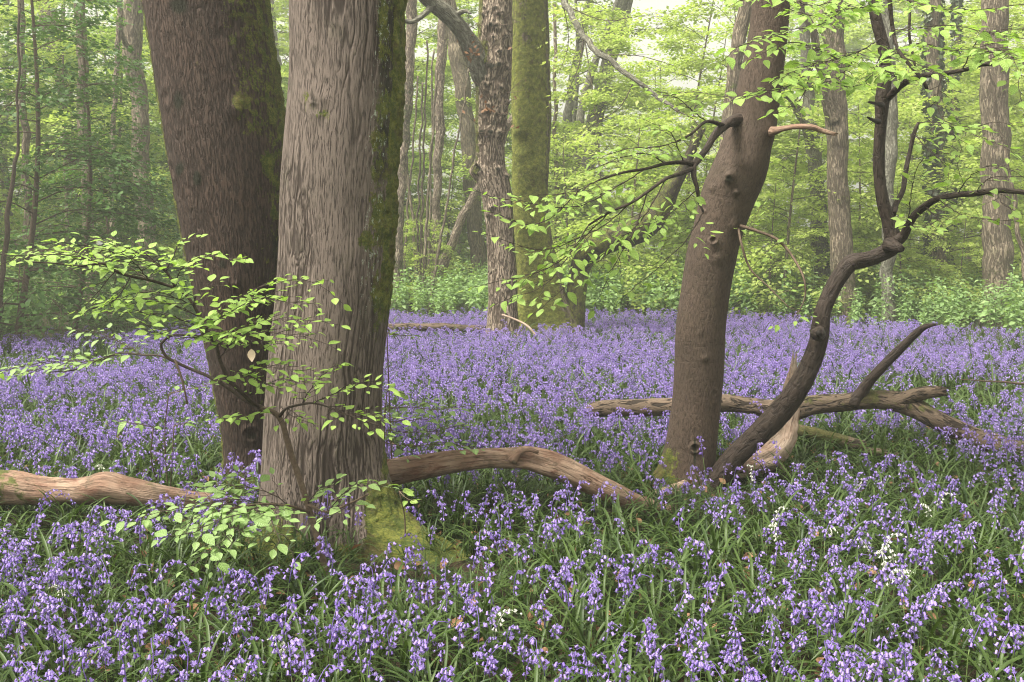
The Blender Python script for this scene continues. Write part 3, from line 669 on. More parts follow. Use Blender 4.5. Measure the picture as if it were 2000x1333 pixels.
# ------------------------------------------------------------------ middle distance pair
def knobbly_tree():
    rows = [(-300, 940, 1004), (-100, 938, 1002), (0, 937, 1000), (50, 935, 1001), (100, 932, 1000), (150, 930, 998), (200, 929, 993), (260, 929, 987), (300, 930, 986), (330, 930, 988), (350, 933, 994), (385, 942, 1000), (450, 949, 1003), (550, 953, 1010), (620, 952, 1012), (660, 948, 1018), (700, 945, 1025)]
    d = lambda py: 14.2
    r2 = np.random.default_rng(3)
    fe = [(928, 335, 18, .10), (935, 330, 8, -.05), (990, 345, 9, .06), (972, 330, 8, .05), (940, 258, 12, .06), (958, 258, 12, .05), (976, 260, 11, .06), (990, 250, 10, .05),
          (945, 120, 14, .06), (960, 130, 14, .05), (975, 125, 12, .06), (992, 135, 9, .05), (975, 28, 10, .07), (968, 15, 8, .05), (958, 48, 10, .05), (964, 72, 7, .05), (988, 70, 7, .04), (975, 100, 9, .05), (952, 215, 10, .05),
          (978, 172, 9, .06), (966, 185, 7, .05), (982, 225, 7, .05), (962, 405, 9, .04), (955, 420, 7, .04), (988, 200, 8, .05), (970, 50, 8, .05), (948, 165, 8, .05)]
    fe += [(float(x), float(y), 5, .035) for x, y in zip(r2.uniform(935, 992, 40), r2.uniform(0, 270, 40))]
    mo = lambda ax, px, py, ay: np.clip(np.maximum.reduce([.7 * (1 - sstep(ax, -.9, -.55)) * (1 - sstep(py, 260, 420)), .75 * blob(px, py, 945, 100, 12, 40), .6 * blob(px, py, 928, 335, 14, 14), .55 * sstep(ax, .8, .95) * sstep(py, 300, 340)]), 0, 1)
    dk = lambda ax, px, py: np.clip(sum(.75 * blob(px, py, x, y, r * .6, r * .6) for x, y, r, h in fe if r > 5), 0, .9)
    t = empty('knobbly_tree', (float(P(982, 690, 14.2)[0]), 14.2, 0), 'cracked grey tree covered in dark knobs and burrs, one thick branch rising to its left', 'tree')
    part('trunk', trunk(rows, d, 200, 900, fe, [(math.pi, .5, .10, .2), (-.6, .5, .10, .2)], mo, dk, None, [(22, 4.5, .28, .012, lambda ax, py: .9 + 0 * ax)], rough=.05, freq=2.5), M['knob'], t)
    b = MB()
    at = lambda V: dict(moss=.55 * sstep(V[:, 2], 4.6, 4.9), dark=np.zeros(len(V)), lichen=np.zeros(len(V)))
    limb(b, [(955, 175, 40, 14.2), (940, 140, 44, 14.1), (925, 100, 38, 14.0), (905, 65, 33, 13.9), (880, 35, 32, 13.8), (850, 10, 30, 13.7), (820, -15, 28, 13.6), (770, -60, 26, 13.5), (700, -150, 22, 13.4)], 24, rough=.08, attrs=at)
    limb(b, [(848, 5, 16, 13.7), (835, 22, 12, 13.6), (820, 35, 10, 13.5), (805, 43, 9, 13.4), (780, 40, 8, 13.3)], 10)
    limb(b, [(893, 28, 12, 13.8), (908, 22, 8, 13.7), (920, 27, 3, 13.6)], 8)
    part('branch', b, M['fargrey'], t)
    # fine dead shoots round the burrs, with a few dry leaves
    w, f = MB(), Foliage()
    for k in range(60):
        x, y = (r2.uniform(925, 1000), r2.uniform(40, 290)) if k < 44 else (r2.uniform(900, 960), r2.uniform(80, 140))
        s_ = 1 if x > 962 else -1
        A = P(x, y, 13.97); B = A + np.array([s_ * r2.uniform(.05, .28), r2.uniform(-.2, 0), r2.uniform(-.1, .25)])
        tube(w, cr([A, (A + B) / 2 + r2.normal(0, .02, 3), B], 5), np.linspace(.005, .0015, 5), 4)
        if k % 4 == 0: f.leaf(B, [r2.normal(), r2.normal(), -1], r2.normal(0, 1, 3), .07)
    for k in range(22): f.leaf(P(r2.normal(926, 7), r2.normal(107, 6), 13.75), r2.normal(0, 1, 3), r2.normal(0, 1, 3), .07)
    for k in range(10): f.leaf(P(r2.normal(952, 5), r2.normal(212, 5), 13.85), r2.normal(0, 1, 3), r2.normal(0, 1, 3), .07)
    part('twig', w, M['twigbrown'], t); part('dead_leaves', f.mb(rows=2), M['litter'], t)
    OCC.append((t.location.x, 14.2, .3))
knobbly_tree()

def mossy_tree():
    rows = [(-300, 1002, 1066), (-100, 1001, 1068), (0, 1000, 1069), (100, 1000, 1072), (200, 1000, 1075), (300, 1000, 1073), (400, 1002, 1070), (480, 1005, 1080), (540, 1010, 1096), (600, 1012, 1105), (650, 1010, 1112), (700, 1005, 1118)]
    d = lambda py: 14.9
    mo = lambda ax, px, py, ay: np.clip(.95 - .45 * sstep(ax, .55, .9) - .35 * (1 - sstep(py, 20, 120)) * (px < 1030) - .5 * blob(px, py, 1030, 75, 14, 12), 0, 1)
    t = empty('mossy_tree', (float(P(1050, 690, 14.9)[0]), 14.9, 0), 'broad moss-green tree trunk touching the knobbly grey one, with a mossy limb leaning right', 'tree')
    part('trunk', trunk(rows, d, 96, 300, [(1025, 240, 26, .05), (1050, 330, 22, .05), (1015, 280, 18, -.03), (1035, 440, 30, .05)], [(-.5, .5, .35, .4), (math.pi + .5, .5, .2, .3), (-1.6, .5, .25, .35)], mo, None, None, rough=.05, freq=2), M['mossy'], t)
    b = MB()
    at = lambda V: dict(moss=.5 + .5 * fbm(V * 2.5, 2), dark=np.zeros(len(V)), lichen=np.zeros(len(V)))
    limb(b, [(1112, 690, 60, 14.9), (1118, 640, 48, 14.9), (1124, 590, 40, 14.9), (1130, 540, 38, 14.9), (1140, 505, 42, 14.8), (1160, 482, 50, 14.6), (1200, 465, 52, 14.4), (1235, 455, 52, 14.2), (1268, 436, 50, 14.0), (1292, 405, 42, 13.9), (1312, 370, 30, 13.8), (1340, 320, 20, 13.7), (1370, 250, 16, 13.6)], 24, rough=.09, attrs=at)
    part('limb', b, M['crook'], t, 'mossy limb leaning out to the right')
    b = MB()
    limb(b, [(1065, -120, 22, 14.8), (1088, -40, 16, 14.2), (1112, 15, 13, 13.6), (1140, 72, 12, 13), (1180, 108, 11, 12.6), (1240, 155, 9, 12.2), (1285, 190, 8, 12), (1320, 216, 7, 11.8)], 10, rough=.1, wig=.08)
    br = part('branch', b, M['fargrey'], t)
    w, f = MB(), Foliage()
    for pts in ([(1112, 15, 13.6), (1180, 40, 13), (1260, 30, 12.6)], [(1140, 72, 13), (1130, 130, 12.6), (1100, 200, 12.4)], [(1180, 108, 12.6), (1250, 110, 12.2), (1320, 130, 12)], [(1240, 155, 12.2), (1210, 210, 12), (1150, 250, 11.8)],
                [(1320, 216, 11.8), (1360, 240, 11.6), (1400, 300, 11.4)], [(1285, 190, 12), (1350, 180, 11.8), (1420, 190, 11.6)], [(1095, -20, 14), (1110, 80, 13.8), (1090, 150, 13.6)]):
        spray(w, f, PP(pts), .008, .07, .45, every=.16, step=.06, tilt=-.05)
    part('twig', w, M['twig'], br); part('foliage', f.mb(rows=2), M['leaf_bg'], br)
    OCC.append((t.location.x, 14.9, .5)); OCC.append((float(P(1118, 650, 14.9)[0]), 14.9, .3))
mossy_tree()

# ------------------------------------------------------------------ fallen wood
THIN = []      # (x, y, r) places where the flowers stand thin
def occ_line(lst):
    A = np.array([P(a[0], a[1], a[3]) for a in lst]); S = cr(A, 30)
    for p, in zip(S):
        if p[2] < .45: OCC.append((p[0], p[1], .05)); THIN.append((p[0], p[1] - .22, .24 if p[0] < .25 else .12))
def at_log(mz, amt, s_=3.0, s=0):
    return lambda V: dict(moss=np.clip(amt * (V[:, 2] > mz) * (.5 + fbm(V * s_, 3, s) * 1.4), 0, 1), dark=np.zeros(len(V)), lichen=np.zeros(len(V)))
def fallen(name, label, lst, mat, ns=28, rough=.16, freq=5, jag=.06, at=None, cat='log', wig=.02, group=None):
    m = MB(); C, R = limb(m, lst, ns, rough=rough, freq=freq, jag=jag, attrs=at, wig=wig)
    t = empty(name, (float(C[len(C) // 2, 0]), float(C[len(C) // 2, 1]), float(C[:, 2].min() - R.max())), label, cat, group)
    part('stem', m, mat, t); occ_line(lst); return t
L1 = fallen('fallen_log', 'weathered reddish log in the bluebells at the left edge, left of both big trunks',
       [(-120, 940, 74, 5.1), (-60, 943, 74, 5.1), (0, 948, 72, 5.1), (30, 950, 68, 5.1), (80, 958, 58, 5.1), (130, 960, 56, 5.1), (170, 960, 58, 5.1), (205, 955, 64, 5.1), (240, 962, 58, 5.1), (290, 970, 48, 5.1), (340, 975, 40, 5.15), (390, 980, 34, 5.2), (440, 985, 26, 5.3)], M['dead'], at=at_log(.12, .55, 6, 4))
L2 = fallen('fallen_log', 'arched reddish log in the bluebells between the ridged trunk and the slim beech',
       [(725, 925, 60, 5.45), (760, 921, 58, 5.42), (800, 915, 54, 5.4), (850, 906, 50, 5.4), (900, 898, 46, 5.4), (950, 893, 42, 5.4), (995, 892, 42, 5.4), (1030, 893, 46, 5.4), (1070, 905, 52, 5.4), (1110, 922, 50, 5.4), (1150, 940, 46, 5.4), (1200, 962, 42, 5.4), (1250, 985, 34, 5.45), (1310, 1000, 24, 5.5)], M['dead'])
b = MB(); limb(b, [(1000, 900, 24, 5.34), (1012, 884, 17, 5.33), (1030, 877, 12, 5.32), (1050, 884, 8, 5.32)], 10, jag=.02); part('knot', b, M['dead'], L2)
L3 = fallen('splintered_stump', 'broken upright splinter of pale reddish wood behind the foot of the crooked dark tree',
       [(1240, 975, 16, 5.9), (1290, 962, 22, 6.0), (1345, 944, 24, 6.1), (1395, 926, 30, 6.25), (1440, 912, 44, 6.25), (1485, 896, 58, 6.3), (1520, 864, 58, 6.35), (1538, 815, 42, 6.4), (1545, 770, 32, 6.45), (1548, 735, 22, 6.5), (1551, 704, 9, 6.5)], M['deadgrey'], rough=.28, freq=7, jag=.10, cat='stump', at=lambda V: dict(moss=np.zeros(len(V))))
b = MB(); limb(b, [(1490, 880, 26, 6.45), (1515, 905, 20, 6.4), (1535, 925, 14, 6.35), (1548, 945, 8, 6.3)], 12, rough=.2, jag=.02); part('root_splinter', b, M['deadgrey'], L3)
L4 = fallen('fallen_bough', 'long dead bark-covered bough with broken side limbs, lying behind the crooked dark tree',
       [(1148, 806, 22, 7.7), (1160, 800, 30, 7.65), (1200, 797, 34, 7.6), (1260, 795, 34, 7.5), (1320, 795, 33, 7.4), (1410, 790, 36, 7.3), (1450, 792, 33, 7.25), (1500, 798, 36, 7.2), (1550, 799, 44, 7.15), (1600, 791, 37, 7.1), (1650, 786, 33, 7.05), (1700, 781, 35, 7.0),
        (1740, 783, 38, 6.95), (1780, 793, 42, 6.9), (1820, 815, 38, 6.8), (1870, 840, 40, 6.75), (1920, 860, 42, 6.7), (1970, 878, 42, 6.6), (2040, 898, 42, 6.5), (2120, 925, 42, 6.4)], M['logbark'], rough=.10, at=at_log(.38, .9, 4, 9))
b = MB(); limb(b, [(1740, 788, 34, 6.95), (1765, 780, 30, 6.9), (1790, 772, 27, 6.85), (1815, 767, 26, 6.8), (1838, 765, 18, 6.75)], 18, rough=.18, freq=8, jag=.10); part('broken_limb', b, M['logbark'], L4, 'short thick broken limb with a splintered end')
b = MB(); limb(b, [(1665, 790, 34, 7.03), (1682, 768, 26, 7.0), (1700, 742, 20, 6.95), (1728, 712, 19, 6.9), (1760, 680, 17, 6.85), (1788, 652, 15, 6.8), (1808, 638, 11, 6.75), (1829, 634, 4, 6.7)], 16, rough=.10, freq=9, jag=.02); part('side_branch', b, M['crook'], L4, 'slender dead branch pointing up right')
L5 = fallen('fallen_branch', 'short dark mossy piece of branch on the ground below the long bough on the right',
       [(1538, 832, 18, 7.0), (1570, 842, 24, 6.95), (1610, 852, 25, 6.9), (1650, 862, 26, 6.85), (1688, 873, 24, 6.8)], M['logbark'], jag=.02, cat='branch', at=at_log(.0, .8, 5, 2))
L6 = fallen('fallen_branch', 'thin barely visible branch sunk in bluebells right of the short mossy piece of branch',
       [(1690, 880, 14, 6.7), (1720, 884, 14, 6.65), (1755, 892, 10, 6.6)], M['logbark'], cat='branch')
L7 = fallen('fallen_log', 'distant brown log in the bluebells left of the knobbly tree', [(700, 640, 14, 14.6), (760, 640, 16, 14.5), (820, 639, 16, 14.5), (880, 640, 15, 14.4), (945, 644, 14, 14.4)], M['logbark'], rough=.08, freq=3)
L8 = fallen('dead_twig', 'thin bare twig sticking in from the right edge above the fallen bough', [(1875, 741, 1.5, 6.2), (1920, 745, 3, 6.1), (1960, 747, 4, 6.0), (2000, 750, 5, 5.9), (2060, 752, 6, 5.8)], M['twigbrown'], ns=6, cat='twig', jag=0)
L9 = fallen('dead_twig', 'pale broken stick leaning in front of the moss-green trunk', [(980, 616, 4, 13.6), (1025, 634, 5, 13.5), (1045, 655, 4, 13.4)], M['deadgrey'], ns=6, cat='twig', jag=0)
L10 = fallen('dead_twig', 'dark reddish twig on the ground among bluebell leaves left of the front root', [(448, 1132, 3, 4.35), (462, 1146, 6, 4.3), (485, 1160, 5, 4.25)], M['twigbrown'], ns=6, cat='twig', jag=0)

# ------------------------------------------------------------------ beech sapling at the left, in front of the trunks
def left_sapling():
    t = empty('beech_sapling', (float(P(640, 1180, 4.25)[0]), 4.25, 0), 'thin crooked beech sapling with tiers of bright leaves in front of the two big trunks', 'sapling')
    b = MB()
    limb(b, [(655, 1190, 15, 4.25), (640, 1130, 14, 4.27), (622, 1060, 13, 4.28), (607, 1005, 12, 4.3), (590, 950, 12, 4.3), (573, 900, 12, 4.3), (562, 865, 12, 4.3), (556, 840, 11, 4.3), (545, 815, 11, 4.3), (530, 803, 10, 4.3), (510, 797, 9, 4.3)], 14, rough=.12, freq=20)
    part('stem', b, M['twigbrown'], t)
    def bough(lst):
        m = MB(); limb(m, lst, 10, rough=.1, freq=20); return part('branch', m, M['twig'], t)
    B1 = bough([(540, 808, 9, 4.3), (510, 796, 9, 4.3), (480, 783, 8, 4.3), (455, 765, 7, 4.3), (430, 748, 7, 4.3), (400, 732, 6.5, 4.35), (370, 720, 6, 4.4), (340, 706, 6, 4.4), (325, 697, 6, 4.4), (314, 676, 5.5, 4.4), (322, 664, 5, 4.4), (338, 655, 4.5, 4.4), (365, 655, 4, 4.4), (400, 658, 3, 4.4)])
    B2 = bough([(505, 795, 8, 4.3), (485, 780, 8, 4.25), (462, 758, 8, 4.2), (448, 745, 8, 4.2), (436, 720, 8, 4.2), (428, 700, 7, 4.2), (422, 675, 7, 4.2), (402, 645, 7, 4.2), (390, 620, 6, 4.2), (378, 595, 6, 4.2), (362, 575, 5.5, 4.2), (342, 562, 5, 4.2)])
    B3 = bough([(344, 563, 5, 4.2), (322, 556, 6, 4.2), (290, 547, 5.5, 4.15), (255, 540, 5.5, 4.1), (225, 530, 5, 4.05), (200, 515, 4.5, 4.0), (160, 520, 4, 3.95), (110, 515, 3, 3.9), (60, 512, 2.5, 3.85)])
    B4 = bough([(342, 562, 5, 4.2), (332, 540, 4.5, 4.2), (322, 528, 4, 4.2), (305, 518, 3, 4.2), (262, 508, 2.5, 4.2)])
    B5 = bough([(545, 815, 8, 4.3), (560, 798, 5, 4.25), (590, 790, 5, 4.2), (612, 788, 4, 4.15), (640, 795, 3, 4.1), (690, 815, 2.5, 4.0), (740, 832, 2, 3.95)])
    B6 = bough([(340, 706, 4, 4.4), (310, 695, 4, 4.5), (280, 694, 3.5, 4.6), (240, 690, 3, 4.7), (200, 700, 2.5, 4.8), (150, 722, 2.5, 4.9), (90, 728, 2, 5.0)])
    b = MB(); limb(b, [(342, 704, 5, 4.4), (350, 725, 5, 4.38), (358, 750, 4, 4.36), (366, 790, 4, 4.35)], 8); part('dead_shoot', b, M['twigbrown'], t, 'bare reddish hanging shoot')
    LS = .048
    def grp(bo, specs, mat='leaf_near', leaf=LS, ev=.055, flat=.26, step=.032):
        w, f = MB(), Foliage()
        for pts, s_ in specs: spray(w, f, PP(pts), .0026, leaf, s_, every=ev, bare=.08, flat=flat, tilt=.0, sag=.05, step=step)
        part('twig', w, M['twig'], bo); part('foliage', f.mb(), M[mat], bo)
    grp(B3, [([(255, 540, 4.1), (200, 515, 4.05), (140, 500, 4.0), (80, 498, 3.95), (10, 498, 3.9), (-60, 500, 3.85)], .17),
             ([(225, 530, 4.05), (180, 500, 4.1), (130, 490, 4.2), (70, 488, 4.3)], .16),
             ([(290, 547, 4.15), (250, 520, 4.2), (200, 500, 4.3), (150, 485, 4.4)], .16),
             ([(290, 547, 4.15), (260, 510, 3.95), (220, 490, 3.85), (170, 480, 3.8)], .15),
             ([(225, 530, 4.05), (190, 570, 4.0), (180, 585, 4.0)], .07),
             ([(255, 540, 4.1), (240, 570, 4.1), (215, 590, 4.1), (190, 600, 4.15)], .11)])
    grp(B4, [([(332, 540, 4.2), (300, 510, 4.2), (260, 492, 4.2), (215, 478, 4.2)], .15),
             ([(322, 528, 4.2), (290, 500, 4.05), (250, 485, 3.95), (230, 478, 3.9)], .14),
             ([(325, 530, 4.2), (340, 500, 4.2), (350, 475, 4.2), (372, 466, 4.2)], .05),
             ([(342, 562, 4.2), (352, 530, 4.1), (375, 510, 4.0), (410, 500, 3.95), (455, 505, 3.95), (475, 505, 3.9)], .05),
             ([(322, 528, 4.2), (345, 512, 4.3), (365, 515, 4.35)], .10)])
    grp(B2, [([(390, 620, 4.2), (350, 600, 4.2), (300, 585, 4.2), (240, 585, 4.2), (170, 598, 4.2)], .16),
             ([(378, 595, 4.2), (340, 580, 4.1), (300, 570, 4.0), (250, 575, 3.95)], .13),
             ([(402, 645, 4.2), (360, 625, 4.1), (310, 612, 4.0), (260, 610, 3.95)], .14),
             ([(378, 595, 4.2), (385, 575, 4.15), (400, 562, 4.1), (415, 560, 4.1)], .10),
             ([(402, 645, 4.2), (430, 620, 4.1), (470, 600, 4.0), (520, 580, 3.95)], .12),
             ([(422, 675, 4.2), (450, 650, 4.1), (500, 630, 4.0), (560, 625, 3.95), (615, 628, 3.9)], .13),
             ([(402, 645, 4.2), (440, 605, 4.1), (480, 575, 4.0), (540, 552, 3.95), (600, 550, 3.9), (628, 560, 3.9)], .13),
             ([(480, 580, 4.0), (520, 585, 3.95), (570, 590, 3.95), (600, 595, 3.9)], .09),
             ([(428, 700, 4.2), (460, 665, 4.1), (510, 650, 4.0), (560, 655, 3.95), (620, 665, 3.9)], .12),
             ([(422, 675, 4.2), (400, 650, 4.1), (370, 640, 4.0), (335, 645, 3.9)], .12),
             ([(405, 650, 4.2), (370, 660, 4.0), (310, 650, 3.9), (280, 630, 3.85)], .05),
             ([(448, 745, 4.2), (480, 725, 4.1), (530, 718, 4.0), (590, 725, 3.95)], .09)])
    grp(B1, [([(480, 783, 4.3), (500, 760, 4.2), (550, 745, 4.1), (600, 748, 4.0)], .08),
             ([(510, 797, 4.3), (490, 812, 4.2), (460, 815, 4.1), (430, 818, 4.0)], .06),
             ([(430, 748, 4.3), (450, 735, 4.2), (490, 740, 4.1), (530, 755, 4.05)], .07),
             ([(400, 658, 4.4), (440, 655, 4.3), (490, 665, 4.2), (540, 670, 4.1)], .10)])
    grp(B5, [([(590, 790, 4.2), (610, 755, 4.1), (640, 725, 4.0), (655, 715, 3.95)], .07),
             ([(612, 788, 4.15), (650, 770, 4.05), (690, 750, 4.0), (740, 760, 3.95)], .09),
             ([(640, 795, 4.1), (670, 810, 4.0), (710, 808, 3.95), (755, 815, 3.9)], .09),
             ([(690, 815, 4.0), (720, 825, 3.95), (745, 840, 3.9)], .06),
             ([(560, 798, 4.25), (570, 815, 4.2), (600, 822, 4.15)], .07)])
    grp(B6, [([(280, 694, 4.6), (240, 672, 4.7), (200, 652, 4.8), (165, 645, 4.85)], .11),
             ([(240, 690, 4.7), (180, 705, 4.85), (120, 705, 5.0), (60, 712, 5.05), (15, 722, 5.1)], .13),
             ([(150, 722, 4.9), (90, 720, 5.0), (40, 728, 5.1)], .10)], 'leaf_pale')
    # one withered leaf
    f = Foliage(); f.leaf(P(491, 682, 4.05), (0.1, -.2, -1), (0, -1, .1), .055); part('withered_leaf', f.mb(), simple_mat('bleached_dead_leaf', (.55, .42, .30), (.66, .54, .42)), t, 'pale withered leaf hanging down')
    # low skirt of leaves
    b = MB(); limb(b, [(606, 1002, 8, 4.3), (570, 990, 6, 4.2), (520, 985, 5, 4.1), (470, 990, 4, 4.0), (420, 1000, 3, 3.95)], 8); B7 = part('branch', b, M['twigbrown'], t)
    b = MB(); limb(b, [(600, 985, 6, 4.3), (640, 1000, 5, 4.2), (680, 985, 4, 4.1), (720, 965, 3, 4.05)], 8); B8 = part('branch', b, M['twigbrown'], t)
    grp(B7, [([(570, 990, 4.2), (520, 960, 4.2), (460, 950, 4.2), (400, 945, 4.2)], .13),
             ([(520, 985, 4.1), (460, 975, 4.05), (400, 985, 4.0), (340, 995, 3.95), (265, 1012, 3.9)], .11),
             ([(520, 985, 4.1), (480, 1000, 3.95), (430, 1015, 3.85), (365, 1045, 3.75)], .13),
             ([(500, 990, 4.1), (470, 1025, 3.9), (430, 1060, 3.75), (390, 1095, 3.65)], .09),
             ([(540, 985, 4.1), (530, 1010, 3.95), (540, 1040, 3.85), (555, 1065, 3.8)], .10),
             ([(470, 990, 4.0), (430, 985, 3.95), (370, 1020, 3.9)], .12),
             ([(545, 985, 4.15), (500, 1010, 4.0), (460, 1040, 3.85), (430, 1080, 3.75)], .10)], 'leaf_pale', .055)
    grp(B8, [([(640, 1000, 4.2), (670, 965, 4.1), (700, 945, 4.05), (745, 950, 4.0)], .06),
             ([(680, 985, 4.1), (660, 1000, 4.0), (630, 1015, 3.95)], .09),
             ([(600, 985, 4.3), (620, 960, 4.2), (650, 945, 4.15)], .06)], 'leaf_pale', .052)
    OCC.append((t.location.x, 4.25, .03))
left_sapling()

def small_plant(name, label, base, specs, mat='leaf_pale', leaf=.055, cat='seedling', group=None, r=.003):
    t = empty(name, (float(base[0]), float(base[1]), 0), label, cat, group)
    w, f = MB(), Foliage()
    for pts, s_ in specs:
        p0 = PP(pts); tube(w, cr([base, (base * .4 + p0[0] * .6) + rng.normal(0, .02, 3), p0[0]], 8), np.linspace(r * 1.4, r, 8), 6)
        spray(w, f, p0, r, leaf, s_, every=.08, bare=0, sag=.05)
    part('stem', w, M['twigbrown'], t); part('foliage', f.mb(), M[mat], t)
small_plant('beech_seedling', 'pale green beech seedling just right of the ridged front trunk, above the log', P(735, 1000, 5.45) * np.array([1, 1, 0]),
            [([(752, 800, 5.4), (800, 795, 5.35), (850, 800, 5.3), (905, 795, 5.3)], .12), ([(755, 840, 5.4), (800, 845, 5.35), (850, 842, 5.3), (880, 835, 5.3)], .13), ([(750, 865, 5.4), (800, 872, 5.35), (850, 868, 5.3), (905, 870, 5.25)], .13),
             ([(752, 825, 5.4), (800, 822, 5.35), (840, 818, 5.3)], .12)])
small_plant('beech_seedling', 'tiny sprig with rounded leaves showing at the right edge of the ridged front trunk', P(770, 1010, 5.5) * np.array([1, 1, 0]),
            [([(756, 650, 5.4), (775, 655, 5.35), (800, 655, 5.3)], .02), ([(756, 765, 5.4), (770, 760, 5.35), (785, 768, 5.3)], .04)], 'leaf_near')
small_plant('beech_seedling', 'small green sprig on the ground by the moss covered front root', P(790, 1040, 4.75) * np.array([1, 1, 0]),
            [([(780, 960, 4.7), (795, 975, 4.65), (805, 978, 4.6)], .02)], 'leaf_near')
small_plant('beech_seedling', 'faint pale seedling leaves in the bluebells left of the leaning trunk', P(330, 980, 5.6) * np.array([1, 1, 0]),
            [([(300, 835, 5.4), (270, 828, 5.35), (245, 826, 5.3)], .05), ([(330, 770, 5.4), (370, 760, 5.4), (400, 755, 5.4)], .07), ([(340, 832, 5.3), (360, 828, 5.3)], .05)])
# ------------------------------------------------------------------ crowns made of flat leaf sprays
def fan(nl=26, L=.6, leaf=.085):
    """local leaf positions/directions of a flat fan-shaped beech spray, x forward"""
    p, d = [], []
    for k in range(nl):
        u = rng.random() ** .7; s = rng.uniform(-1, 1)
        p.append([u * L, s * L * .45 * (1.1 - .6 * u), rng.normal(0, .02) - .06 * u * u])
        d.append([rng.uniform(.3, 1), s * 1.1 + rng.normal(0, .3), rng.normal(-.15, .2)])
    return np.array(p), unit(np.array(d)), leaf * rng.uniform(.6, 1.2, nl)
FANS = [fan() for _ in range(12)]
def add_fans(mb, pos, dirs, roll, scale, leaf=1.0, every=1, flat=.35):
    """pos (N,3), dirs (N,3)"""
    N = len(pos); d = unit(dirs); up = np.array([0, 0, 1.]) + rng.normal(0, roll, (N, 3))
    s_ = unit(np.cross(up, d)); n_ = np.cross(d, s_)
    which = rng.integers(0, len(FANS), N)
    for w in range(len(FANS)):
        ii = np.where(which == w)[0]
        if not len(ii): continue
        p, dd, z = FANS[w]; p = p[::every]; dd = dd[::every]; z = z[::every]
        B = np.stack([d[ii], s_[ii], n_[ii]], 1)                    # (n,3 axes,3)
        wp = pos[ii][:, None] + np.einsum('kl,nlj->nkj', p, B) * scale[ii][:, None, None]
        wd = np.einsum('kl,nlj->nkj', dd, B)
        nn = n_[ii][:, None] + rng.normal(0, flat, wp.shape)
        base = rng.random(len(ii))[:, None] * .55 + rng.random((len(ii), len(p))) * .45
        add_leaves(mb, wp.reshape(-1, 3), wd.reshape(-1, 3), nn.reshape(-1, 3), np.tile(z, len(ii)) * leaf, wid=.7, rows=1, rnd=base.ravel())
def young_tree(H, r, z0, nb, reach, seed, leaf=1.0, droop=.25, every=1, dens=1.0, fl=.35):
    """meshes of a slender understorey tree in local coordinates: trunk, branches, leaves"""
    global rng
    rng = np.random.default_rng(seed)
    lean = rng.normal(0, .05, 2)
    zz = np.linspace(0, H, 12); C = np.stack([lean[0] * zz + .15 * np.sin(zz * .7 + seed), lean[1] * zz + .12 * np.sin(zz * .5 + 2 * seed), zz], 1); C[0, :2] = 0
    tm = MB(); S = cr(C, 40); tube(tm, S, np.linspace(r, r * .2, 40), 10)
    bm, fm = MB(), MB(); FP, FD = [], []
    for k in range(nb):
        h = z0 + (H - z0) * ((k + rng.random()) / nb); a = rng.uniform(0, 2 * math.pi)
        i = min(39, int(h / H * 39)); A = S[i]
        f_ = (h - z0) / (H - z0); l = reach * (1.15 - .75 * f_) * rng.uniform(.6, 1.2)
        d = np.array([math.cos(a), math.sin(a), 0])
        rise = rng.uniform(.05, .45) + .3 * f_
        pts = [A]
        for q in (.35, .7, 1.0):
            pts.append(A + d * l * q + np.array([0, 0, l * (rise * q - droop * q * q * 1.4)]) + rng.normal(0, .06 * l, 3) * q)
        n = 10; B = cr(pts, n); tube(bm, B, np.linspace(max(.006, r * .28 * (1 - .6 * f_)), .004, n), 5)
        T = np.gradient(B, axis=0)
        m = int(l * 12 * dens)
        for j in range(m):
            u = rng.uniform(.2, 1); q = int(u * (n - 1)); s = 1 if j % 2 else -1
            t_ = unit(T[q]); sd_ = np.array([-t_[1], t_[0], 0])
            off = rng.uniform(0, .45) * l * .35
            dd = t_ * rng.uniform(.4, 1) + sd_ * s * rng.uniform(.3, 1)
            FP.append(B[q] + unit(dd) * off + np.array([0, 0, rng.normal(0, .05)])); FD.append(dd)
            if off > .12: tube(bm, np.array([B[q], FP[-1], FP[-1] + unit(dd) * .35]), np.array([.005, .0035, .002]), 3, cap=False)
    FP = np.array(FP); FD = np.array(FD)
    add_fans(fm, FP, FD, .18, rng.uniform(.7, 1.2, len(FP)), leaf, every)
    return tm, bm, fm
def proto(tms, mats, names=('trunk', 'branches', 'foliage')):
    return [(n, m.mesh(n, mt)) for n, m, mt in zip(names, tms, mats)]
def place(name, label, cat, group, pr, x, y, rz, s, mats=None):
    t = bpy.data.objects.new(name, None); COL.objects.link(t); t.location = (x, y, 0); t.rotation_euler = (0, 0, rz); t.scale = (s, s, s)
    tag(t, label, cat, group)
    for n, me in pr:
        o = bpy.data.objects.new(n, me); COL.objects.link(o); o.parent = t
    return t

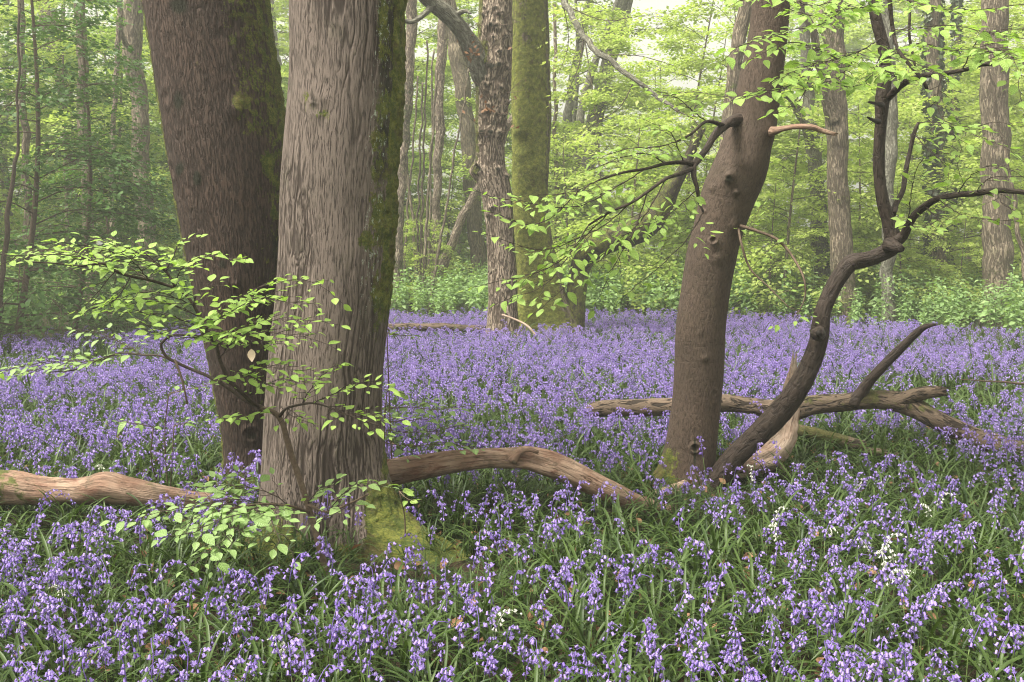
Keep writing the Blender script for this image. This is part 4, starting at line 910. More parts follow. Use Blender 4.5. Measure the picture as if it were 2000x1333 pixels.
# ------------------------------------------------------------------ trunks of the wood behind
def bg_tree(label, pts, d, mat='far', moss=.0, group=None, forks=(), ivy=False, name='woodland_tree', rough=.07, flare=1.35, ns=22):
    """pts (px, py, width) from the top down; continued to the ground"""
    px, py, w = pts[-1]; gz = 470 + (CH + .1) * F / d
    px0, py0, w0 = pts[-2]
    sl = (px - px0) / max(1, (py - py0)); sl = max(-.3, min(.3, sl))
    tp = pts[0]; q = pts[1]; s2 = (tp[0] - q[0]) / min(-1, (tp[1] - q[1]))
    full = [(tp[0] + (-220) * s2, tp[1] - 220, tp[2] * .9, d)] + [(a, b_, c, d) for a, b_, c in pts] + ([(px + sl * (gz - py) * .6, (py + gz) / 2, w * 1.06, d)] if gz - py > 60 else []) + [(px + sl * (gz - py), gz, w * flare, d)]
    m = MB()
    mz = moss
    at = lambda V: dict(moss=np.clip(mz * (.6 + fbm(V * 1.5, 3, 5)) + .35 * mz * sstep(-V[:, 2], -1.6, -.2), 0, 1), dark=.35 * (fbm(V * 1.2, 2, 9) > .45), lichen=np.zeros(len(V)))
    C, R = limb(m, full, ns, 120, rough=rough, freq=2.2, attrs=at, wig=.05)
    t = empty(name, (float(C[-1, 0]), float(C[-1, 1]), 0), label, 'tree', group)
    part('trunk', m, M[mat], t)
    for fk in forks:
        m = MB(); limb(m, [(a, b_, c, d + dd) for a, b_, c, dd in fk], 14, rough=.08, freq=3, attrs=at, wig=.05); part('branch', m, M[mat], t)
    if ivy:
        fm = MB(); n = 5200
        k = rng.integers(0, len(C), n); a = rng.uniform(0, 2 * math.pi, n)
        cl = noise(np.stack([a * 1.1, C[k, 2] * 1.3, a * 0], -1), 4)
        keep = cl > -.25; k = k[keep]; a = a[keep]; n = len(k)
        o = np.stack([np.cos(a), np.sin(a), np.zeros(n)], 1)
        p = C[k] + o * (R[k] * rng.uniform(1.0, 1.45, n))[:, None] + np.stack([np.zeros(n), np.zeros(n), rng.uniform(-.06, .06, n)], 1)
        add_leaves(fm, p, np.stack([rng.normal(0, .6, n), rng.normal(0, .6, n), -np.ones(n)], 1), o + rng.normal(0, .5, (n, 3)), rng.uniform(.06, .12, n), wid=.9, rows=1)
        part('ivy', fm, M['ivy'], t)
    OCC.append((t.location.x, t.location.y, float(R[-1]) * 1.1))
    return t
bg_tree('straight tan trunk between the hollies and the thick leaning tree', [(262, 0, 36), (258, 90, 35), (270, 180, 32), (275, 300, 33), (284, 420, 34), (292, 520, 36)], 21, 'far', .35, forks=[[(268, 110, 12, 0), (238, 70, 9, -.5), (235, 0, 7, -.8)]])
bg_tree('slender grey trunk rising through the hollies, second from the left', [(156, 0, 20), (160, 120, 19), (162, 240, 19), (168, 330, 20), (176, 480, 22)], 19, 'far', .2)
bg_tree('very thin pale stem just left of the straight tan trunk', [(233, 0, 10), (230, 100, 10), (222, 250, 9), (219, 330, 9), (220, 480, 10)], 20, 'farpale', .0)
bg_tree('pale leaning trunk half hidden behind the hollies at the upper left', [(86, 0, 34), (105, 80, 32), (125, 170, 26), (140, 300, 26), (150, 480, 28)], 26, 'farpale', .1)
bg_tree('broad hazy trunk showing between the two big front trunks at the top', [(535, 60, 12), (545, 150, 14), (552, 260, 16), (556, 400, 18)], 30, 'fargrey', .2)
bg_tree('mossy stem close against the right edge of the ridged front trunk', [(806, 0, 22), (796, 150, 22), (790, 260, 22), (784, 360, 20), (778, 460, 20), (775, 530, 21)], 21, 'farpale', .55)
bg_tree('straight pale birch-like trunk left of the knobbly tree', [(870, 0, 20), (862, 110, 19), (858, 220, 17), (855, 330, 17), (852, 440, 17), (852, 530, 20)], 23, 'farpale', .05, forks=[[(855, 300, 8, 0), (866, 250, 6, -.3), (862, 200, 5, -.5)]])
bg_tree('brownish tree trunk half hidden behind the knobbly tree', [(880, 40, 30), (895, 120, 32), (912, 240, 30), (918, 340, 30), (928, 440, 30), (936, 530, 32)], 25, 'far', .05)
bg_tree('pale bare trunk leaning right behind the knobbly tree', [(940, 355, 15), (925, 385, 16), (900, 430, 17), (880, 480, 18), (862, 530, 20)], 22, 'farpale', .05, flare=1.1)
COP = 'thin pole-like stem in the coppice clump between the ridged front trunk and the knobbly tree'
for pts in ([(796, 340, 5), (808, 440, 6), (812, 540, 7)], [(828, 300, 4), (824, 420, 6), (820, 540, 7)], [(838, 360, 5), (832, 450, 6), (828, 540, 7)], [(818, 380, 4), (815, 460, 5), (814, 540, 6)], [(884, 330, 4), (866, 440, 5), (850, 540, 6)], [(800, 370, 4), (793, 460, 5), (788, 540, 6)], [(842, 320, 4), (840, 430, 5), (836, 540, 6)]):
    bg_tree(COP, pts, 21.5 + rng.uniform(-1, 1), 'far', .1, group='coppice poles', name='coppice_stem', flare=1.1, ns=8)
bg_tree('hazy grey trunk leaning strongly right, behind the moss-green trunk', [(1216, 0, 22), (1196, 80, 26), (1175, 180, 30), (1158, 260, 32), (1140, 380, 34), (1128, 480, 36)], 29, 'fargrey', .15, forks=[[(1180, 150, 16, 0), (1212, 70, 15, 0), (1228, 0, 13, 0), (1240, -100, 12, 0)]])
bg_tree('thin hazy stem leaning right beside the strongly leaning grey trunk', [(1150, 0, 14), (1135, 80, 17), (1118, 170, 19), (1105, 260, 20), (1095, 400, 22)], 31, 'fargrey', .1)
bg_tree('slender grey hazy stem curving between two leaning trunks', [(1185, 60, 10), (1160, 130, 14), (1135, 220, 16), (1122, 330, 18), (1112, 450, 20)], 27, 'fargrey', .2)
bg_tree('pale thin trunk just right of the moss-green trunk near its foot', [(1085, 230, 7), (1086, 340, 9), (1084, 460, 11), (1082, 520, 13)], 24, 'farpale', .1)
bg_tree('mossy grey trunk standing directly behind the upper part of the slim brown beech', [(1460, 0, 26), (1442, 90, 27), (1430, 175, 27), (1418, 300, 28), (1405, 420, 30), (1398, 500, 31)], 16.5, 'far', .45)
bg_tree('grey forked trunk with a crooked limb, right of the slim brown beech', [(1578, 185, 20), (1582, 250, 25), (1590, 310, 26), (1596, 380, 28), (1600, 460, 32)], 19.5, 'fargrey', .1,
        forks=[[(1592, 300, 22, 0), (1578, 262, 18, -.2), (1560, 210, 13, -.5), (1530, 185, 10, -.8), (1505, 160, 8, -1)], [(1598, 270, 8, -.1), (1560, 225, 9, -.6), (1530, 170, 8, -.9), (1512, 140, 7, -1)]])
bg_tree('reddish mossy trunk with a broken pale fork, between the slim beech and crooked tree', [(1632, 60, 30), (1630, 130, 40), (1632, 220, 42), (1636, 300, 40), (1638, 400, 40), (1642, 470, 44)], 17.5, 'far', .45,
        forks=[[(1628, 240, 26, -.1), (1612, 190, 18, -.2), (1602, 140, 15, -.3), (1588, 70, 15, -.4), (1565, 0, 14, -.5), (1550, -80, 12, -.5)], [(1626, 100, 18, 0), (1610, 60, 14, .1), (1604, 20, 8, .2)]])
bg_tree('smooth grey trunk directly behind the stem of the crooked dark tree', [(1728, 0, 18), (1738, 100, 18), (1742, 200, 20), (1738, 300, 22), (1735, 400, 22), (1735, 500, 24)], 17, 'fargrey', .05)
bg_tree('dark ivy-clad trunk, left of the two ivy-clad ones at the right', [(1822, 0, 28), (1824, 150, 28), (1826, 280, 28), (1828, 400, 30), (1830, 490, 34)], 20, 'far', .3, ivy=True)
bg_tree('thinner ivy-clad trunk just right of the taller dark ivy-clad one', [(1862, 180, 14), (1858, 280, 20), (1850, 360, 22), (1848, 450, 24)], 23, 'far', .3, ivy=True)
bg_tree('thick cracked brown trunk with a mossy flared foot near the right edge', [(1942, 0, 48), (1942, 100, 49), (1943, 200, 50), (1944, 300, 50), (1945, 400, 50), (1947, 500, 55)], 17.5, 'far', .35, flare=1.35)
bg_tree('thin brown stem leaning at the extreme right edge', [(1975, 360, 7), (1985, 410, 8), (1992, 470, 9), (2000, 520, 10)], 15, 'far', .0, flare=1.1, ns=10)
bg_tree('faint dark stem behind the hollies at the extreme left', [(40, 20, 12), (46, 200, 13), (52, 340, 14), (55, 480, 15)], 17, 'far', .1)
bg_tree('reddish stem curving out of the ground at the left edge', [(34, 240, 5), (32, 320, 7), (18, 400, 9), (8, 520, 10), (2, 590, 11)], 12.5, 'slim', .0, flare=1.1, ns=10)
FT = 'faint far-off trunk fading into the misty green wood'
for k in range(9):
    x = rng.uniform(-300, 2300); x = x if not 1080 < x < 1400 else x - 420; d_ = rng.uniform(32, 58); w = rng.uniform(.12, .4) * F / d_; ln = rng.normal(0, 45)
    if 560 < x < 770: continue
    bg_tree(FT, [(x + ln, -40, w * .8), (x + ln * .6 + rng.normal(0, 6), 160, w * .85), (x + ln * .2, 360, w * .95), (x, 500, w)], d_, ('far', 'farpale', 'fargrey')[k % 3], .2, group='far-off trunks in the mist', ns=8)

# ------------------------------------------------------------------ understorey: young beeches
YP = [proto(young_tree(8.5, .07, .7, 34, 2.6, 101, 1.15), (M['far'], M['twig'], M['leaf_bg'])),
      proto(young_tree(10., .08, 1.2, 36, 3.0, 102, 1.25), (M['fargrey'], M['twig'], M['leaf_bg'])),
      proto(young_tree(7.0, .05, .5, 30, 2.2, 103, 1.15), (M['far'], M['twig'], M['leaf_bg'])),
      proto(young_tree(11.5, .10, 2.0, 36, 3.2, 104, 1.3), (M['fargrey'], M['twig'], M['leaf_bg'])),
      proto(young_tree(4.2, .035, .4, 22, 1.8, 105, 1.05, .35), (M['far'], M['twig'], M['leaf_bg'])),
      proto(young_tree(7.5, .06, .5, 32, 2.3, 106, 1.2), (M['far'], M['twig'], M['leaf_bg2']))]
rng = np.random.default_rng(55)
YL = 'young beech with bright green tiered leaves filling the wood behind the bluebells'
def yput(px, d, k, s=1.0, label=YL):
    x = (px - 1000) / F * d
    OCC.append((x, d, .08))
    place('young_beech', label, 'tree', 'young beeches behind the bluebells' if label == YL else None, YP[k], x, d, rng.uniform(0, 6.28), s * rng.uniform(.9, 1.1))
for (px, d, k, s) in [(1540, 18.5, 4, 1), (1680, 19.5, 4, 1.05), (1470, 21, 2, .9), (1800, 20.5, 4, 1.1), (1900, 22, 2, .9), (2060, 19, 4, 1.1), (1240, 20, 4, 1), (1330, 22, 2, .9), (1180, 24, 2, 1), (880, 25, 4, .9), (800, 25, 5, .9),
                      (700, 23, 4, 1), (350, 22, 2, .9), (300, 26, 5, 1), (120, 22, 2, 1), (20, 25, 5, 1), (-150, 22, 2, 1), (2150, 24, 1, 1), (1000, 25, 2, 1), (1100, 22, 4, 1)]:
    yput(px, d, k, s)
for (px, d, k, s) in [(1500, 18.6, 4, .62), (1620, 19.2, 4, .6), (1750, 18.4, 4, .55), (1290, 20.2, 4, .6), (1880, 18.8, 4, .55), (830, 21.5, 4, .5), (1580, 20, 2, .7), (1720, 23, 2, .8)]:
    yput(px, d, k, s)
for k in range(16):      # second rank
    yput(-250 + k * 165 + rng.uniform(-60, 60), rng.uniform(25, 31), int(rng.choice([0, 1, 2, 5, 3])), rng.uniform(.9, 1.15))
for k in range(20):      # third rank
    q_ = -300 + k * 138 + rng.uniform(-60, 60)
    yput(q_, rng.uniform(31, 42), int(rng.choice([0, 1, 3, 5])), rng.uniform(1.0, 1.35) * (.62 if 1060 < q_ < 1430 else 1))
for k in range(18):
    q_ = -300 + k * 150 + rng.uniform(-60, 60)
    yput(q_, rng.uniform(42, 56), int(rng.choice([0, 1, 3])), rng.uniform(1.3, 1.8) * (.6 if 1000 < q_ < 1500 else 1))

# hollies on the left
HP = []
for sd_, H in ((201, 6.0), (202, 4.6)):
    tm, bm, fm = young_tree(H, .05, .25, 50, 1.5, sd_, 1.0, .3, 2, 1.15)
    HP.append(proto((tm, bm, fm), (M['twigbrown'], M['twigbrown'], M['holly'])))
rng = np.random.default_rng(56)
for (px, d, k, s, lb) in [(-120, 13.2, 0, 1.0, 'dark glossy holly mostly cut off by the left edge'), (25, 14.2, 0, 1.05, 'tall dark holly nearest the left edge'), (140, 15.4, 0, .9, 'tall dark holly in front of the slender grey trunk'),
                          (235, 17.2, 1, .7, 'lower dark holly before the straight tan trunk'), (-260, 16, 0, 1.1, 'dark holly outside the left edge')]:
    x = (px - 1000) / F * d; OCC.append((x, d, .2))
    place('holly_tree', lb, 'holly', None, HP[k], x, d, rng.uniform(0, 6.28), s)

# ------------------------------------------------------------------ far wood, one mass
def far_wood():
    fm = MB(); n = 26000
    y = rng.uniform(50, 85, n); x = rng.uniform(-.75, .75, n) * y; z = rng.uniform(0, 1, n) ** .9 * 26
    c = fbm(np.stack([x * .22, y * .12, z * .28], -1), 3, 77)
    keep = c > -.10 + .30 * sstep(z / y, .12, .24) + .2 * np.exp(-((x / y - .12) / .12) ** 2) * sstep(z / y, .06, .2)
    p = np.stack([x, y, z], -1)[keep]; m = len(p)
    a = rng.uniform(0, 6.28, m)
    add_fans(fm, p, np.stack([np.cos(a), np.sin(a), rng.normal(-.1, .2, m)], -1), .3, rng.uniform(1.6, 2.6, m), 2.1, 2)
    tag(link('far_wood', fm.mesh('far_wood', M['leaf_bg'])), 'far-off spring woodland reading as one pale green mass', 'woodland', kind='stuff')
far_wood()

# ------------------------------------------------------------------ scatter of instanced prototypes on one object ("stuff")
def scatter(name, label, cat, protos, pos, rot, scl, idx):
    me = bpy.data.meshes.new(name); me.vertices.add(len(pos)); me.vertices.foreach_set('co', np.asarray(pos, np.float32).ravel())
    for nm, A in (('rot', rot), ('scl', scl)):
        a = me.attributes.new(nm, 'FLOAT_VECTOR', 'POINT'); a.data.foreach_set('vector', np.asarray(A, np.float32).ravel())
    a = me.attributes.new('idx', 'INT', 'POINT'); a.data.foreach_set('value', np.asarray(idx, np.int32))
    o = link(name, me); tag(o, label, cat, kind='stuff')
    ng = bpy.data.node_groups.new(name, 'GeometryNodeTree')
    ng.interface.new_socket('Geometry', in_out='INPUT', socket_type='NodeSocketGeometry'); ng.interface.new_socket('Geometry', in_out='OUTPUT', socket_type='NodeSocketGeometry')
    gi = ng.nodes.new('NodeGroupInput'); go = ng.nodes.new('NodeGroupOutput')
    jo = ng.nodes.new('GeometryNodeJoinGeometry')
    for p in protos:
        ob = bpy.data.objects.new(p.name, p)
        oi = ng.nodes.new('GeometryNodeObjectInfo'); oi.inputs['Object'].default_value = ob
        g2 = ng.nodes.new('GeometryNodeGeometryToInstance'); ng.links.new(oi.outputs['Geometry'], g2.inputs[0]); ng.links.new(g2.outputs[0], jo.inputs[0])
    ip = ng.nodes.new('GeometryNodeInstanceOnPoints'); ng.links.new(gi.outputs[0], ip.inputs['Points']); ng.links.new(jo.outputs[0], ip.inputs['Instance'])
    ip.inputs['Pick Instance'].default_value = True
    for nm, ty, sk in (('idx', 'INT', 'Instance Index'), ('rot', 'FLOAT_VECTOR', 'Rotation'), ('scl', 'FLOAT_VECTOR', 'Scale')):
        na = ng.nodes.new('GeometryNodeInputNamedAttribute'); na.data_type = ty; na.inputs['Name'].default_value = nm
        ng.links.new(na.outputs['Attribute'], ip.inputs[sk])
    ng.links.new(ip.outputs[0], go.inputs[0])
    md = o.modifiers.new('scatter', 'NODES'); md.node_group = ng
    return o

# ------------------------------------------------------------------ bluebells
def bell_geo(mb, p, d, L, rad, rnd):
    """one hanging bell: narrow tube with six recurved tips"""
    d = unit(np.asarray(d, float)); u = unit(np.cross(d, [0.3, .9, .2])); w = np.cross(d, u)
    a = np.arange(6) * math.pi / 3
    def ring(t, r, off=0): return p + d * L * t + r * (np.cos(a + off)[:, None] * u + np.sin(a + off)[:, None] * w)
    V = np.vstack([ring(0, rad * .35), ring(.12, rad * .95), ring(.78, rad * 1.0), ring(.86, rad * 1.9, math.pi / 6), ring(.66, rad * 2.35, math.pi / 6)])
    Q = []; T = []
    for k in (0, 1):
        for j in range(6): Q.append([k * 6 + j, k * 6 + (j + 1) % 6, k * 6 + 6 + (j + 1) % 6, k * 6 + 6 + j])
    for j in range(6): T.append([12 + j, 12 + (j + 1) % 6, 18 + j]); 
    for j in range(6):
        T.append([18 + j, 12 + (j + 1) % 6, 24 + j]); T.append([12 + j, 18 + j, 24 + j])
    r = np.full(30, rnd); r[18:] = min(1, rnd + .45)
    mb.add(V, Q, T, rnd=r)
def bluebell_meshes(seed, white=False):
    global rng
    rng = np.random.default_rng(seed)
    h = rng.uniform(.27, .38); lean = rng.uniform(.02, .08); nb = int(rng.integers(10, 17))
    z = np.array([0, .35, .7, .88, 1.0, 1.0]) * h
    x = np.array([0, .1, .35, .65, 1.05, 1.35]) * lean + np.array([0, 0, 0, 0, .008, .024])
    C = cr(np.stack([x, rng.normal(0, .006, 6), z - np.array([0, 0, 0, 0, 0, .018])], 1), 18)
    st, be = MB(), MB()
    R = np.linspace(.0027, .0011, 18); tube(st, C[:11], R[:11], 5); tube(be, C[10:], R[10:], 4)
    st.at.setdefault('rnd', []).append((0, np.full(st.n, rng.random())))
    T = np.gradient(C, axis=0)
    for k in range(nb):
        u = .62 + .38 * (k + .5) / nb; i = min(17, round(u * 17)); p = C[i]
        a = rng.normal(0, 1.25); out = np.array([math.cos(a), math.sin(a), .25])
        if u < .85 and rng.random() < .35: out[0] *= -1
        q = p + unit(out) * rng.uniform(.008, .016)
        dn = unit(np.array([out[0] * .55, out[1] * .55, -1 + .6 * (u > .96)])) + rng.normal(0, .12, 3)
        sc_ = 1.0 if u < .93 else .72
        tube(st, np.array([p, q]), np.array([.0009, .0009]), 3, cap=False)
        bell_geo(be, q, dn, .0172 * sc_, .0038 * sc_, rng.uniform(0, .75))
    return st.mesh('bluebell_stem', M['stalk']), be.mesh('bluebell_flowers', M['whitebell' if white else 'bell']), st, be
BB = [bluebell_meshes(700 + k) for k in range(16)]
WB = [bluebell_meshes(330 + k, True) for k in range(3)]
def merged(k, white=False):
    """stem and flowers in one two-material mesh for the uncountable carpet"""
    _, _, st, be = (WB if white else BB)[k]
    m = MB(); m.v = st.v + be.v; m.n = st.n + be.n
    m.q = list(st.q) + [q + st.n for q in be.q]; m.t = list(st.t) + [q + st.n for q in be.t]
    m.at = {'rnd': [(0, np.full(st.n, .5))] + [(o + st.n, a) for o, a in be.at['rnd']]}
    me = m.mesh('bluebell_plant', [M['stalk'], M['bell']])
    nq = sum(len(q) for q in st.q); nQ = sum(len(q) for q in m.q); nt = sum(len(q) for q in st.t)
    mi = np.zeros(len(me.polygons), np.int32); mi[nq:nQ] = 1; mi[nQ + nt:] = 1
    me.polygons.foreach_set('material_index', mi); return me
def tuft(seed, n=8, lmin=.20, lmax=.36, upright=.5):
    """rosette of arching strap leaves"""
    global rng
    rng = np.random.default_rng(seed); m = MB()
    for k in range(n):
        a = rng.uniform(0, 2 * math.pi); L = rng.uniform(lmin, lmax); w = rng.uniform(.0036, .0060); s = 8
        el = rng.uniform(.75, 1.4) * (upright + .5); bend = rng.uniform(1.1, 2.3); p = np.array([rng.normal(0, .012), rng.normal(0, .012), 0.]); pts = [p]; el = min(el, 1.45)
        az = a; tw = rng.normal(0, .5)
        for q in range(s):
            e = el - bend * (q / s) ** 1.3; az += tw / s
            p = p + np.array([math.cos(az) * math.cos(e), math.sin(az) * math.cos(e), math.sin(e)]) * L / s
            if p[2] < .012: p[2] = .012 + .01 * rng.random()
            pts.append(p)
        C = np.array(pts); T = unit(np.gradient(C, axis=0)); S = unit(np.cross(T, [0, 0, 1.0]) + 1e-4); N = np.cross(S, T)
        t = np.linspace(0, 1, s + 1); ww = w * np.minimum(1, 3.2 * (1 - t) ** .8) * (.6 + .4 * np.minimum(1, t * 5)); ww[-1] = .0003
        V = np.stack([C - S * ww[:, None] + N * (ww * .45)[:, None], C, C + S * ww[:, None] + N * (ww * .45)[:, None]], 1).reshape(-1, 3)
        i = np.arange(s)[:, None] * 3; j = np.arange(2)[None]
        m.add(V, np.stack([i + j, i + j + 1, i + 3 + j + 1, i + 3 + j], -1).reshape(-1, 4), rnd=np.full(len(V), rng.random()))
    return m.mesh('bluebell_leaves', M['strap'])
TU = [tuft(400 + k, 9, .20, .36, .35 + .1 * k) for k in range(6)]
rng = np.random.default_rng(77)
def far_edge(px): return np.interp(px, [-400, 0, 300, 420, 760, 1000, 1350, 1700, 2000, 2400], [12.2, 13.0, 14.0, 16.0, 17.5, 17.8, 17.6, 15.6, 13.8, 12.8])
def free(x, y, pad=0.0):
    k = np.ones(len(x), bool)
    for (a, b_, r) in OCC: k &= (x - a) ** 2 + (y - b_) ** 2 > (r + pad) ** 2
    return k
def field(cell, y0, y1, margin=1.0):
    """jittered points over the visible wedge of ground"""
    ys = np.arange(y0, y1, cell); X, Y = [], []
    for y in ys:
        hw = .53 * y + margin; xs = np.arange(-hw, hw, cell); X.append(xs + rng.uniform(-.5, .5, len(xs)) * cell); Y.append(y + rng.uniform(-.5, .5, len(xs)) * cell)
    return np.concatenate(X), np.concatenate(Y)
def px_of(x, y): return 1000 + x / y * F
# flowering stems
x, y = field(.077, 1.9, 18.2); px = px_of(x, y)
gap = noise2(x, y, .9, 41); gap2 = noise2(x, y, 2.6, 43)
dens = np.interp(y, [2, 3.6, 4.6, 5.6, 7, 18], [.78, .78, .78, .85, .95, .95])
prob = dens * np.clip(.66 + 1.5 * gap + .9 * gap2, .06, 1.0)
prob *= 1 - .85 * np.exp(-((x - .62) / .25) ** 2 - ((y - 3.45) / .25) ** 2) - .6 * np.exp(-((x + .15) / .3) ** 2 - ((y - 4.0) / .3) ** 2)
prob *= np.interp(y - far_edge(px), [-1.0, .1, .3], [1, .7, 0]); 
for (a, b_, q) in THIN: prob *= 1 - .22 * np.exp(-((x - a) ** 2 + (y - b_) ** 2) / q ** 2)
prob *= 1 - .88 * np.exp(-(((x + .52) / .62) ** 2 + ((y - 4.35) / .42) ** 2) ** 2)
prob *= 1 - .82 * np.exp(-(((x - 1.28) / .42) ** 2 + ((y - 5.75) / .42) ** 2) ** 2)
keep = (rng.random(len(x)) < prob); x, y = x[keep], y[keep]
keep = free(x, y, .02); x, y = x[keep], y[keep]; px = px_of(x, y)
z = ground_z(x, y); N = len(x)
rot = np.stack([rng.normal(0, .09, N), rng.normal(0, .09, N), rng.uniform(0, 2 * math.pi, N)], 1); s_ = rng.uniform(.64, 1.12, N)
idx = rng.integers(0, len(BB), N)
order = np.argsort(y + np.where(np.abs(px - 1000) < 1010, 0, 100) + np.where(y < 2.75, 100, 0))[:300]
solo = np.zeros(N, bool); solo[order] = True
for i in order:
    t = bpy.data.objects.new('bluebell', None); COL.objects.link(t); t.location = (x[i], y[i], z[i]); t.rotation_euler = tuple(rot[i]); t.scale = (s_[i],) * 3; t.empty_display_size = .05
    tag(t, 'violet bluebell with nodding bells, one of the nearest ones at the bottom edge', 'bluebell', 'nearest bluebells')
    st, be = BB[idx[i]][:2]
    for nm, me in (('stem', st), ('flowers', be)):
        o = bpy.data.objects.new(nm, me); COL.objects.link(o); o.parent = t
k = ~solo
scatter('bluebell_carpet', 'carpet of violet-blue bluebell flowers covering the woodland floor', 'bluebells', [merged(i) for i in range(len(BB))], np.stack([x, y, z], 1)[k], rot[k], np.repeat(s_[k][:, None], 3, 1), idx[k])
print('bluebells', N)
# white ones
WPX = [(1515, 1030), (1530, 1045), (1725, 1065), (1735, 1080), (1752, 1100), (1762, 1120), (1750, 1145), (1772, 1085), (1635, 1030), (1845, 985), (1838, 992), (1680, 935), (1478, 945), (188, 925), (300, 745), (955, 1250), (541, 1290), (95, 1165)]
WL = {0: 'white bluebell among violet ones in the right foreground'}
for i, (a, b_) in enumerate(WPX):
    d = (CH - .23) * F / (b_ - 470); xx = (a - 1000) / F * d
    t = bpy.data.objects.new('white_bluebell', None); COL.objects.link(t); t.location = (xx, d, float(ground_z(xx, d))); t.rotation_euler = (0, 0, rng.uniform(0, 6)); t.scale = (.78,) * 3
    tag(t, 'creamy white bluebell standing out among the violet ones', 'bluebell', 'white bluebells')
    st, be = WB[i % 3][:2]
    for nm, me in (('stem', st), ('flowers', be)):
        o = bpy.data.objects.new(nm, me); COL.objects.link(o); o.parent = t
# leaves
x, y = field(.115, 1.6, 8.5); x2, y2 = field(.19, 8.5, 18.5); x = np.concatenate([x, x2]); y = np.concatenate([y, y2])
keep = free(x, y, .0) & (y < far_edge(px_of(x, y)) + .5); root = np.maximum(np.exp(-(((x + .42) / .50) ** 2 + ((y - 4.40) / .38) ** 2) ** 2), .8 * np.exp(-(((x - 1.28) / .42) ** 2 + ((y - 5.8) / .42) ** 2) ** 2)); x, y, root = x[keep], y[keep], root[keep]; N = len(x)
scatter('bluebell_leaves', 'glossy dark green strap leaves of the bluebells lying over the ground', 'leaves', TU, np.stack([x, y, ground_z(x, y) - .005], 1),
        np.stack([rng.normal(0, .12, N), rng.normal(0, .12, N), rng.uniform(0, 6.28, N)], 1), np.repeat((rng.uniform(.75, 1.25, N) * np.where(y > 8.5, 1.2, 1) * (1 - .6 * root))[:, None], 3, 1), rng.integers(0, len(TU), N))
print('tufts', N)
# dead leaves on the floor
lm = [MB() for _ in range(3)]
for k, m in enumerate(lm): add_leaves(m, [[0, 0, 0]], [[1, 0, 0]], [[0, .3 * k - .3, 1]], [.06], hollow=.3)
x, y = field(.15, 1.8, 8); N = len(x)
scatter('leaf_litter', 'scattered brown dead leaves between the bluebells', 'leaves', [m.mesh('dead_leaf', M['litter']) for m in lm], np.stack([x, y, ground_z(x, y) + rng.uniform(.01, .09, N)], 1),
        np.stack([rng.normal(0, .5, N), rng.normal(0, .5, N), rng.uniform(0, 6.28, N)], 1), np.repeat(rng.uniform(.6, 1.2, N)[:, None], 3, 1), rng.integers(0, 3, N))

# ------------------------------------------------------------------ nettles and brambles behind the bluebells
def nettle(seed, h=.75, n=9, leaf=.10):
    global rng
    rng = np.random.default_rng(seed); w = MB(); f = Foliage()
    for s in range(3):
        o = np.array([rng.normal(0, .12), rng.normal(0, .12), 0]); hh = h * rng.uniform(.7, 1.1); ln = rng.normal(0, .1, 2)
        for k in range(n):
            u = .35 + .65 * (k + 1) / n; p = o + np.array([ln[0] * u, ln[1] * u, hh * u]); a = (k % 2) * 1.57 + rng.normal(0, .3)
            for q in (0, math.pi):
                dv = np.array([math.cos(a + q), math.sin(a + q), rng.uniform(-.5, .15)])
                f.leaf(p + dv * .01, dv, np.array([0, 0, 1]) + rng.normal(0, .25, 3), leaf * rng.uniform(.6, 1.1) * (1.1 - .5 * u))
        C = np.array([o, o + np.array([*ln, hh])]); tube(w, cr(C, 4), np.linspace(.004, .002, 4), 4)
    m = MB(); add_leaves(m, np.array(f.pos), np.array(f.dir), np.array(f.nrm), np.array(f.size), wid=.6, rows=2)
    wn2 = w; m.add(np.concatenate(wn2.v), None, None, rnd=np.full(wn2.n, .5)); off = m.n - wn2.n
    m.q += [q + off for q in wn2.q]; m.t += [q + off for q in wn2.t]
    return m.mesh('nettle', M['nettle'])
NE = [nettle(500 + k, .70 + .07 * k, 7 + k, .15) for k in range(4)]
rng = np.random.default_rng(88)
X, Y = [], []
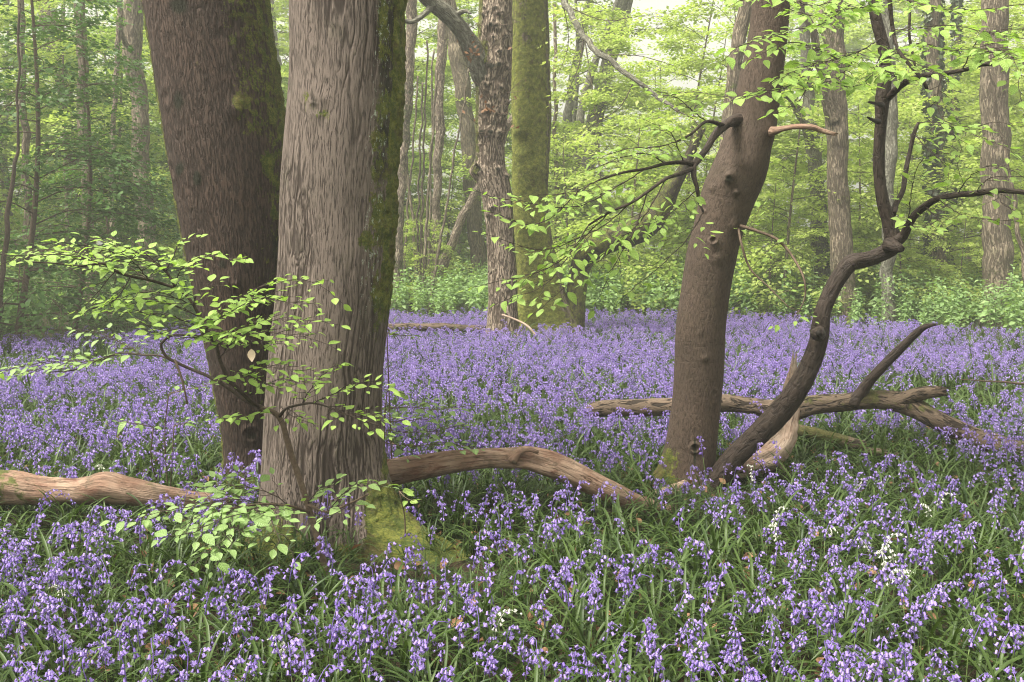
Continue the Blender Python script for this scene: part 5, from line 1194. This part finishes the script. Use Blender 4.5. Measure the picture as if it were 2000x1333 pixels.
for yy in np.arange(12.4, 46, .34):
    hw = .56 * yy + 2; st_ = .34 * (1 if yy < 26 else 1.7); xs = np.arange(-hw, hw, st_); X.append(xs + rng.uniform(-.17, .17, len(xs))); Y.append(yy + rng.uniform(-.17, .17, len(xs)))
x = np.concatenate(X); y = np.concatenate(Y); px = px_of(x, y)
pr_ = np.interp(y - far_edge(px), [-.3, .8], [0, 1]) * np.clip(.85 + noise2(x, y, .5, 61), 0, 1) * np.where(px < 330, .35, 1)
keep = (rng.random(len(x)) < pr_) & free(x, y); x, y = x[keep], y[keep]; N = len(x)
sc3 = rng.uniform(.75, 1.15, N) * (1.12 + .45 * sstep(noise2(x, y, .25, 66), 0, .5)) * np.interp(y - far_edge(px_of(x, y)), [-.3, 2], [.6, 1])
scatter('nettle_bed', 'grey-green nettles and brambles in a low bank behind the bluebells', 'undergrowth', NE, np.stack([x, y, ground_z(x, y) * 0], 1), np.stack([rng.normal(0, .1, N), rng.normal(0, .1, N), rng.uniform(0, 6.28, N)], 1), np.repeat(sc3[:, None], 3, 1), rng.integers(0, 4, N))
print('nettles', N)

# ------------------------------------------------------------------ mist
def haze():
    m = MB(); x0, x1, y0, y1, z0, z1 = -190, 190, -80, 240, -1.2, 48
    V = [(x0, y0, z0), (x1, y0, z0), (x1, y1, z0), (x0, y1, z0), (x0, y0, z1), (x1, y0, z1), (x1, y1, z1), (x0, y1, z1)]
    m.add(V, [(0, 3, 2, 1), (4, 5, 6, 7), (0, 1, 5, 4), (1, 2, 6, 5), (2, 3, 7, 6), (3, 0, 4, 7)])
    t = NT('woodland_mist'); pv = t.n('ShaderNodeVolumePrincipled'); pv.inputs['Color'].default_value = (.93, .96, .88, 1); pv.inputs['Density'].default_value = HAZE; pv.inputs['Anisotropy'].default_value = .2
    t.t.links.new(pv.outputs[0], t.out.inputs['Volume'])
    tag(link('haze', m.mesh('haze', t.m, False)), 'thin pale mist hanging in the wood', 'mist', kind='stuff')
if HAZE > 0: haze()
